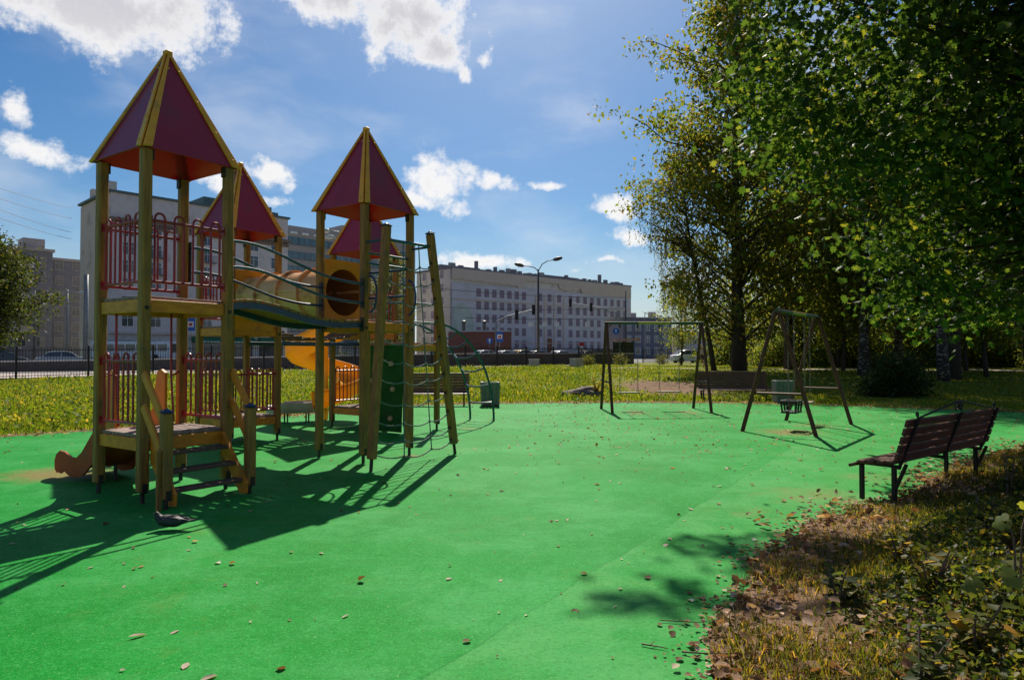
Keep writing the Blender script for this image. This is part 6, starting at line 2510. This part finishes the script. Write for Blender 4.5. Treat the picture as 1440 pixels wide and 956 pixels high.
road_sign('blue bus stop sign with white panel in front of the brick building', -1.12, 62, 3.15, 'bus', .42)
road_sign('round blue arrow sign left of the bus stop sign', -2.3, 70, 2.95, 'round', .33)
road_sign('round blue arrow sign above the bus shelter', 13.75, 90, 4.6, 'round', .42)
road_sign('blue square sign seen through the first tower, on the beige house front', -32.6, 69, 4.6, 'bus', .6)
t = thing('striped_post', 'red and white striped barrier post beside the road', 'post', (8.6, 84, .6), 0)
m = MB()
for i in range(6):
    m.tube([(0, 0, i * .33), (0, 0, i * .33 + .33)], .13, 10, i % 2)
m.build('post', [M['signred'], M['white']], t)
m = MB()
m.lathe((0, -.05, 2.2), [(.3, 0), (.3, .04)], 18, axis=(0, -1, 0))
m.build('sign_plate', M['signred'], t)

t = thing('bus_shelter', 'bus shelter with a pinkish flat roof behind the left swing frame', 'bus shelter', (11.9, 71, .6), R(12))
m = MB()
m.prism([(-1.4, -.8, 2.5), (1.25, -.8, 2.62), (1.25, -.8, 2.5), (1.2, -.8, 2.42), (-1.35, -.8, 2.36)], (0, 1.7, 0))
m.build('roof', M['pinkroof'], t)
for x in (-1.15, 0, 1.1):
    m = MB()
    m.box((x, .7, 1.2), (.08, .08, 2.5))
    m.build('shelter_post', M['darkpole'], t)
m = MB()
m.box((0, .72, 1.3), (2.2, .03, 1.9))
m.build('back_pane', M['glass'], t)
m = MB()
m.beam((-.9, .4, .45), (.9, .4, .45), .3, .05)
m.build('seat', M['seatwood'], t)


# ------------------------------------------------------------------ VEHICLES
def make_car(label, colr, loc, rz):
    t = thing('parked_car', label, 'car', loc, rz, 'cars on the avenue behind the fence')
    prof = [(-2.1, .30), (-2.12, .62), (-2.0, .86), (-1.55, .93), (-1.12, 1.36), (-.6, 1.47), (.35, 1.46), (.85, 1.30), (1.22, .98), (1.9, .84), (2.1, .66), (2.12, .35), (1.75, .22), (-1.75, .22)]
    m = MB()
    n = len(prof)
    lay = []
    for y, tuck in ((-.84, .13), (-.78, .03), (-.4, 0), (.4, 0), (.78, .03), (.84, .13)):
        row = []
        for (x, z) in prof:
            yy = y * (1 - .20 * max(0, (z - .9) / .57))
            row.append((x * (1 - tuck * .08), yy, z - tuck * .12 * (1 if z > .5 else -1)))
        lay.append(row)
    vs = [p for row in lay for p in row]
    fs = []
    for i in range(5):
        for j in range(n):
            j2 = (j + 1) % n
            fs.append((i * n + j, i * n + j2, (i + 1) * n + j2, (i + 1) * n + j))
    fs += [tuple(range(n))[::-1], tuple(range(5 * n, 6 * n))]
    m.add(vs, fs)
    b = m.build('body', M['carpaint'], t, smooth=True)
    b.color = (*colr, 1)
    for s in (-1, 1):
        m = MB()
        y = .70
        m.prism([(-1.42, s * .80, .95), (-1.06, s * .715, 1.32), (-.1, s * .70, 1.40), (-.1, s * .80, .95)], (0, s * .02, 0))
        m.prism([(-.03, s * .80, .95), (-.03, s * .70, 1.40), (.42, s * .70, 1.39), (.8, s * .73, 1.22), (1.1, s * .80, .95)], (0, s * .02, 0))
        m.build('side_window', M['glass'], t)
    for x0_, z0_, x1_, z1_, nm in ((.90, 1.29, 1.24, .99, 'windscreen'), (-1.16, 1.35, -1.54, .95, 'rear_window')):
        m = MB()
        dx = .025 if x0_ > 0 else -.025
        m.prism([(x0_, -.60, z0_), (x0_, .60, z0_), (x1_, .70, z1_), (x1_, -.70, z1_)], (dx, 0, .02))
        m.build(nm, M['glass'], t)
    for x in (-1.3, 1.32):
        for s in (-1, 1):
            m = MB()
            m.lathe((x, s * .66, .31), [(.20, 0), (.31, .01), (.31, .19), (.20, .2)], 18, axis=(0, s, 0))
            w_ = m.build('wheel', M['tyre'], t)
            m = MB()
            m.lathe((x, s * .80, .31), [(.19, 0), (.19, .065), (.05, .075)], 12, axis=(0, s, 0))
            m.build('rim', M['rim'], w_)
    for s in (-1, 1):
        m = MB()
        m.box((2.08, s * .6, .66), (.08, .3, .14))
        m.build('headlight', M['lamp'], t)
        m = MB()
        m.box((-2.08, s * .62, .72), (.08, .26, .16))
        m.build('tail_light', M['signred'], t)
    return t


car0 = None
cr = R(40)
for (x, y, rz, colr, lb) in ((-3.3, 84, cr, (.72, .73, .75), 'white car beside the round blue arrow sign'), (-1.0, 88, cr + math.pi, (.66, .67, .7), 'pale car under the bus stop sign'), (1.2, 80, cr, (.65, .40, .03), 'yellow taxi car below the tall street lamp'),
                            (3.4, 92, cr, (.05, .05, .06), 'black car right of the yellow taxi'), (6.2, 90, cr + math.pi, (.7, .7, .72), 'white car under the hanging signs'), (9.8, 88, cr, (.62, .63, .66), 'light grey car by the striped post'),
                            (19.8, 76, R(10), (.72, .72, .73), 'white car between the birch and the swing frame'), (22.0, 77, R(12), (.03, .035, .05), 'dark car next to the white car, left of the lime trunk'), (25.2, 79, R(8), (.7, .7, .72), 'white car just left of the lime trunk'), (31.5, 80, R(15), (.55, .56, .6), 'silver car far right, seen between the swing legs'),
                            (-41, 62, R(35), (.38, .40, .42), 'silver grey car at the left, behind the fence post'), (-45.5, 60.5, R(35), (.04, .05, .06), 'dark car at the left picture edge'), (-8.2, 80, cr, (.6, .62, .65), 'silver car left of the white car, behind the arched ladder')):
    if car0 is None:
        car0 = make_car(lb, colr, (x, y, float(plateau(x, y)) + .012), rz)
    else:
        o = copy_tree(car0)
        o.location = (x, y, float(plateau(x, y)) + .012)
        o.rotation_euler = (0, 0, rz)
        o['label'] = lb
        for ch in o.children:
            if ch.name.startswith('body'):
                ch.color = (*colr, 1)

t = thing('city_bus', 'white city bus passing behind the fence, seen under the first tower', 'bus', (-56, 101, .61), R(6))
m = MB()
m.beam((-5.6, 0, 1.62), (5.6, 0, 1.62), 2.5, 2.5, side=(0, 1, 0), ch=.18)
m.build('body', M['white'], t)
for s in (-1,):
    m = MB()
    for k in range(7):
        m.box((-4.6 + k * 1.5, s * 1.265, 1.95), (1.3, .03, 1.0))
    m.build('side_window', M['shopglass'], t)
    for x in (-3.4, 3.4):
        m = MB()
        m.lathe((x, s * 1.0, .48), [(.3, 0), (.48, .02), (.48, .28), (.3, .3)], 18, axis=(0, s, 0))
        m.build('wheel', M['tyre'], t)
m = MB()
m.box((5.62, 0, 1.9), (.04, 2.1, 1.3))
m.build('windscreen', M['shopglass'], t)
m = MB()
m.box((-2, 0, 2.98), (3, 1.4, .22))
m.box((1.8, 0, 2.97), (1.6, 1.4, .2))
m.build('roof_unit', M['galv'], t)

# ------------------------------------------------------------------ PERSON AND PIGEON
def skin_mesh(name, verts, edges, radii, m, parent=None, sub=2, root=0):
    me = bpy.data.meshes.new(name)
    me.from_pydata(verts, edges, [])
    me.materials.append(m)
    o = bpy.data.objects.new(name, me)
    COL.objects.link(o)
    if parent:
        o.parent = parent
    md = o.modifiers.new('skin', 'SKIN')
    md.use_smooth_shade = True
    if not me.skin_vertices:
        bm = bmesh.new()
        bm.from_mesh(me)
        bm.verts.layers.skin.verify()
        bm.to_mesh(me)
        bm.free()
    for i, r in enumerate(radii):
        sv = me.skin_vertices[0].data[i]
        sv.radius = r if isinstance(r, tuple) else (r, r)
        sv.use_root = i == root
    o.modifiers.new('smooth', 'SUBSURF').levels = sub
    o.modifiers['smooth'].render_levels = sub
    return o


M['skin'] = mat('skin', (0.48, 0.27, 0.19), (0.42, 0.23, 0.16), 0.5, 8)
M['hair'] = mat('hair_auburn', (0.16, 0.055, 0.03), (0.10, 0.035, 0.02), 0.6, 20)
M['shirt'] = mat('shirt_pale', (0.42, 0.44, 0.46), (0.34, 0.36, 0.38), 0.8, 8)
M['shorts'] = mat('shorts_dark', (0.07, 0.055, 0.06), (0.05, 0.04, 0.045), 0.8, 8)
pz = ground_z(12.95, 46.6)
t = thing('person', 'person with auburn hair in pale shirt and dark shorts walking on the path', 'person', (12.95, 46.6, pz), R(20))
Vb = [(0, 0, .93), (0, 0, 1.12), (0, 0, 1.32), (0, 0, 1.44), (0, -.02, 1.54), (0, -.03, 1.63), (.09, 0, .90), (.10, -.16, .50), (.10, -.13, .10), (.10, -.24, .05), (-.09, 0, .90), (-.10, .10, .50), (-.10, .30, .14), (-.10, .22, .05),
      (.19, 0, 1.38), (.24, .08, 1.12), (.23, -.04, .90), (.23, -.08, .82), (-.19, 0, 1.38), (-.24, -.06, 1.12), (-.23, -.20, .93), (-.23, -.26, .86)]
Eb = [(0, 1), (1, 2), (2, 3), (3, 4), (4, 5), (0, 6), (6, 7), (7, 8), (8, 9), (0, 10), (10, 11), (11, 12), (12, 13), (2, 14), (14, 15), (15, 16), (16, 17), (2, 18), (18, 19), (19, 20), (20, 21)]
Rb = [(.14, .10), (.12, .09), (.15, .10), (.07, .06), .05, (.085, .10), .085, .055, .035, .035, .085, .055, .035, .035, .055, .04, .03, .03, .055, .04, .03, .03]
skin_mesh('body', Vb, Eb, Rb, M['skin'], t)
skin_mesh('shirt', [Vb[0], Vb[1], Vb[2], (0, 0, 1.42), Vb[14], (.22, .05, 1.2), Vb[18], (-.22, -.04, 1.2)], [(0, 1), (1, 2), (2, 3), (2, 4), (4, 5), (2, 6), (6, 7)], [(.155, .115), (.14, .11), (.17, .12), (.08, .07), .07, .055, .07, .055], M['shirt'], t)
skin_mesh('shorts', [(0, 0, .95), (.09, 0, .88), (.10, -.13, .58), (-.09, 0, .88), (-.10, .09, .58)], [(0, 1), (1, 2), (0, 3), (3, 4)], [(.155, .12), .10, .085, .10, .085], M['shorts'], t)
skin_mesh('hair', [(0, 0, 1.66), (0, .04, 1.62), (0, .06, 1.52)], [(0, 1), (1, 2)], [(.092, .095), (.09, .085), (.06, .04)], M['hair'], t)

M['pigeon'] = mat('pigeon_feathers', (0.03, 0.03, 0.036), (0.016, 0.016, 0.02), 0.6, 9)
M['pigeondark'] = mat('pigeon_wing', (0.045, 0.048, 0.062), (0.02, 0.02, 0.026), 0.6, 14, dirt=(0.10, 0.11, 0.14), dirt_scale=11, dirt_thr=(.56, .66))
M['beak'] = mat('pigeon_beak', (0.10, 0.09, 0.09), rough=.5)
t = thing('pigeon', 'dark grey pigeon resting in the shade by the stair foot', 'pigeon', (-3.03, 6.06, 0), R(4))
t.scale = (.86, .86, .86)
body = skin_mesh('body', [(.17, 0, .085), (.10, 0, .085), (.0, 0, .085), (-.085, 0, .10), (-.12, 0, .135), (-.135, 0, .172), (-.15, 0, .176)], [(i, i + 1) for i in range(6)], [(.03, .014), (.055, .045), (.075, .068), (.062, .06), (.036, .036), (.027, .028), (.018, .018)], M['pigeon'], t, root=2)
for s in (-1, 1):
    m = MB()
    m.add(*blob_mesh((.035, s * .062, .10), (.105, .016, .042), 3 + s, .06, 2))
    m.add(*blob_mesh((.125, s * .036, .098), (.07, .012, .022), 6 + s, .06, 2))
    m.build('wing', M['pigeondark'], t, smooth='all')
m = MB()
m.beam((.14, 0, .088), (.26, 0, .098), .065, .012, side=(0, 1, 0), ch=.004)
m.build('tail', M['pigeon'], t)
m = MB()
m.tube([(-.163, 0, .172), (-.188, 0, .166)], [.008, .002], 6)
m.build('beak', M['beak'], t)
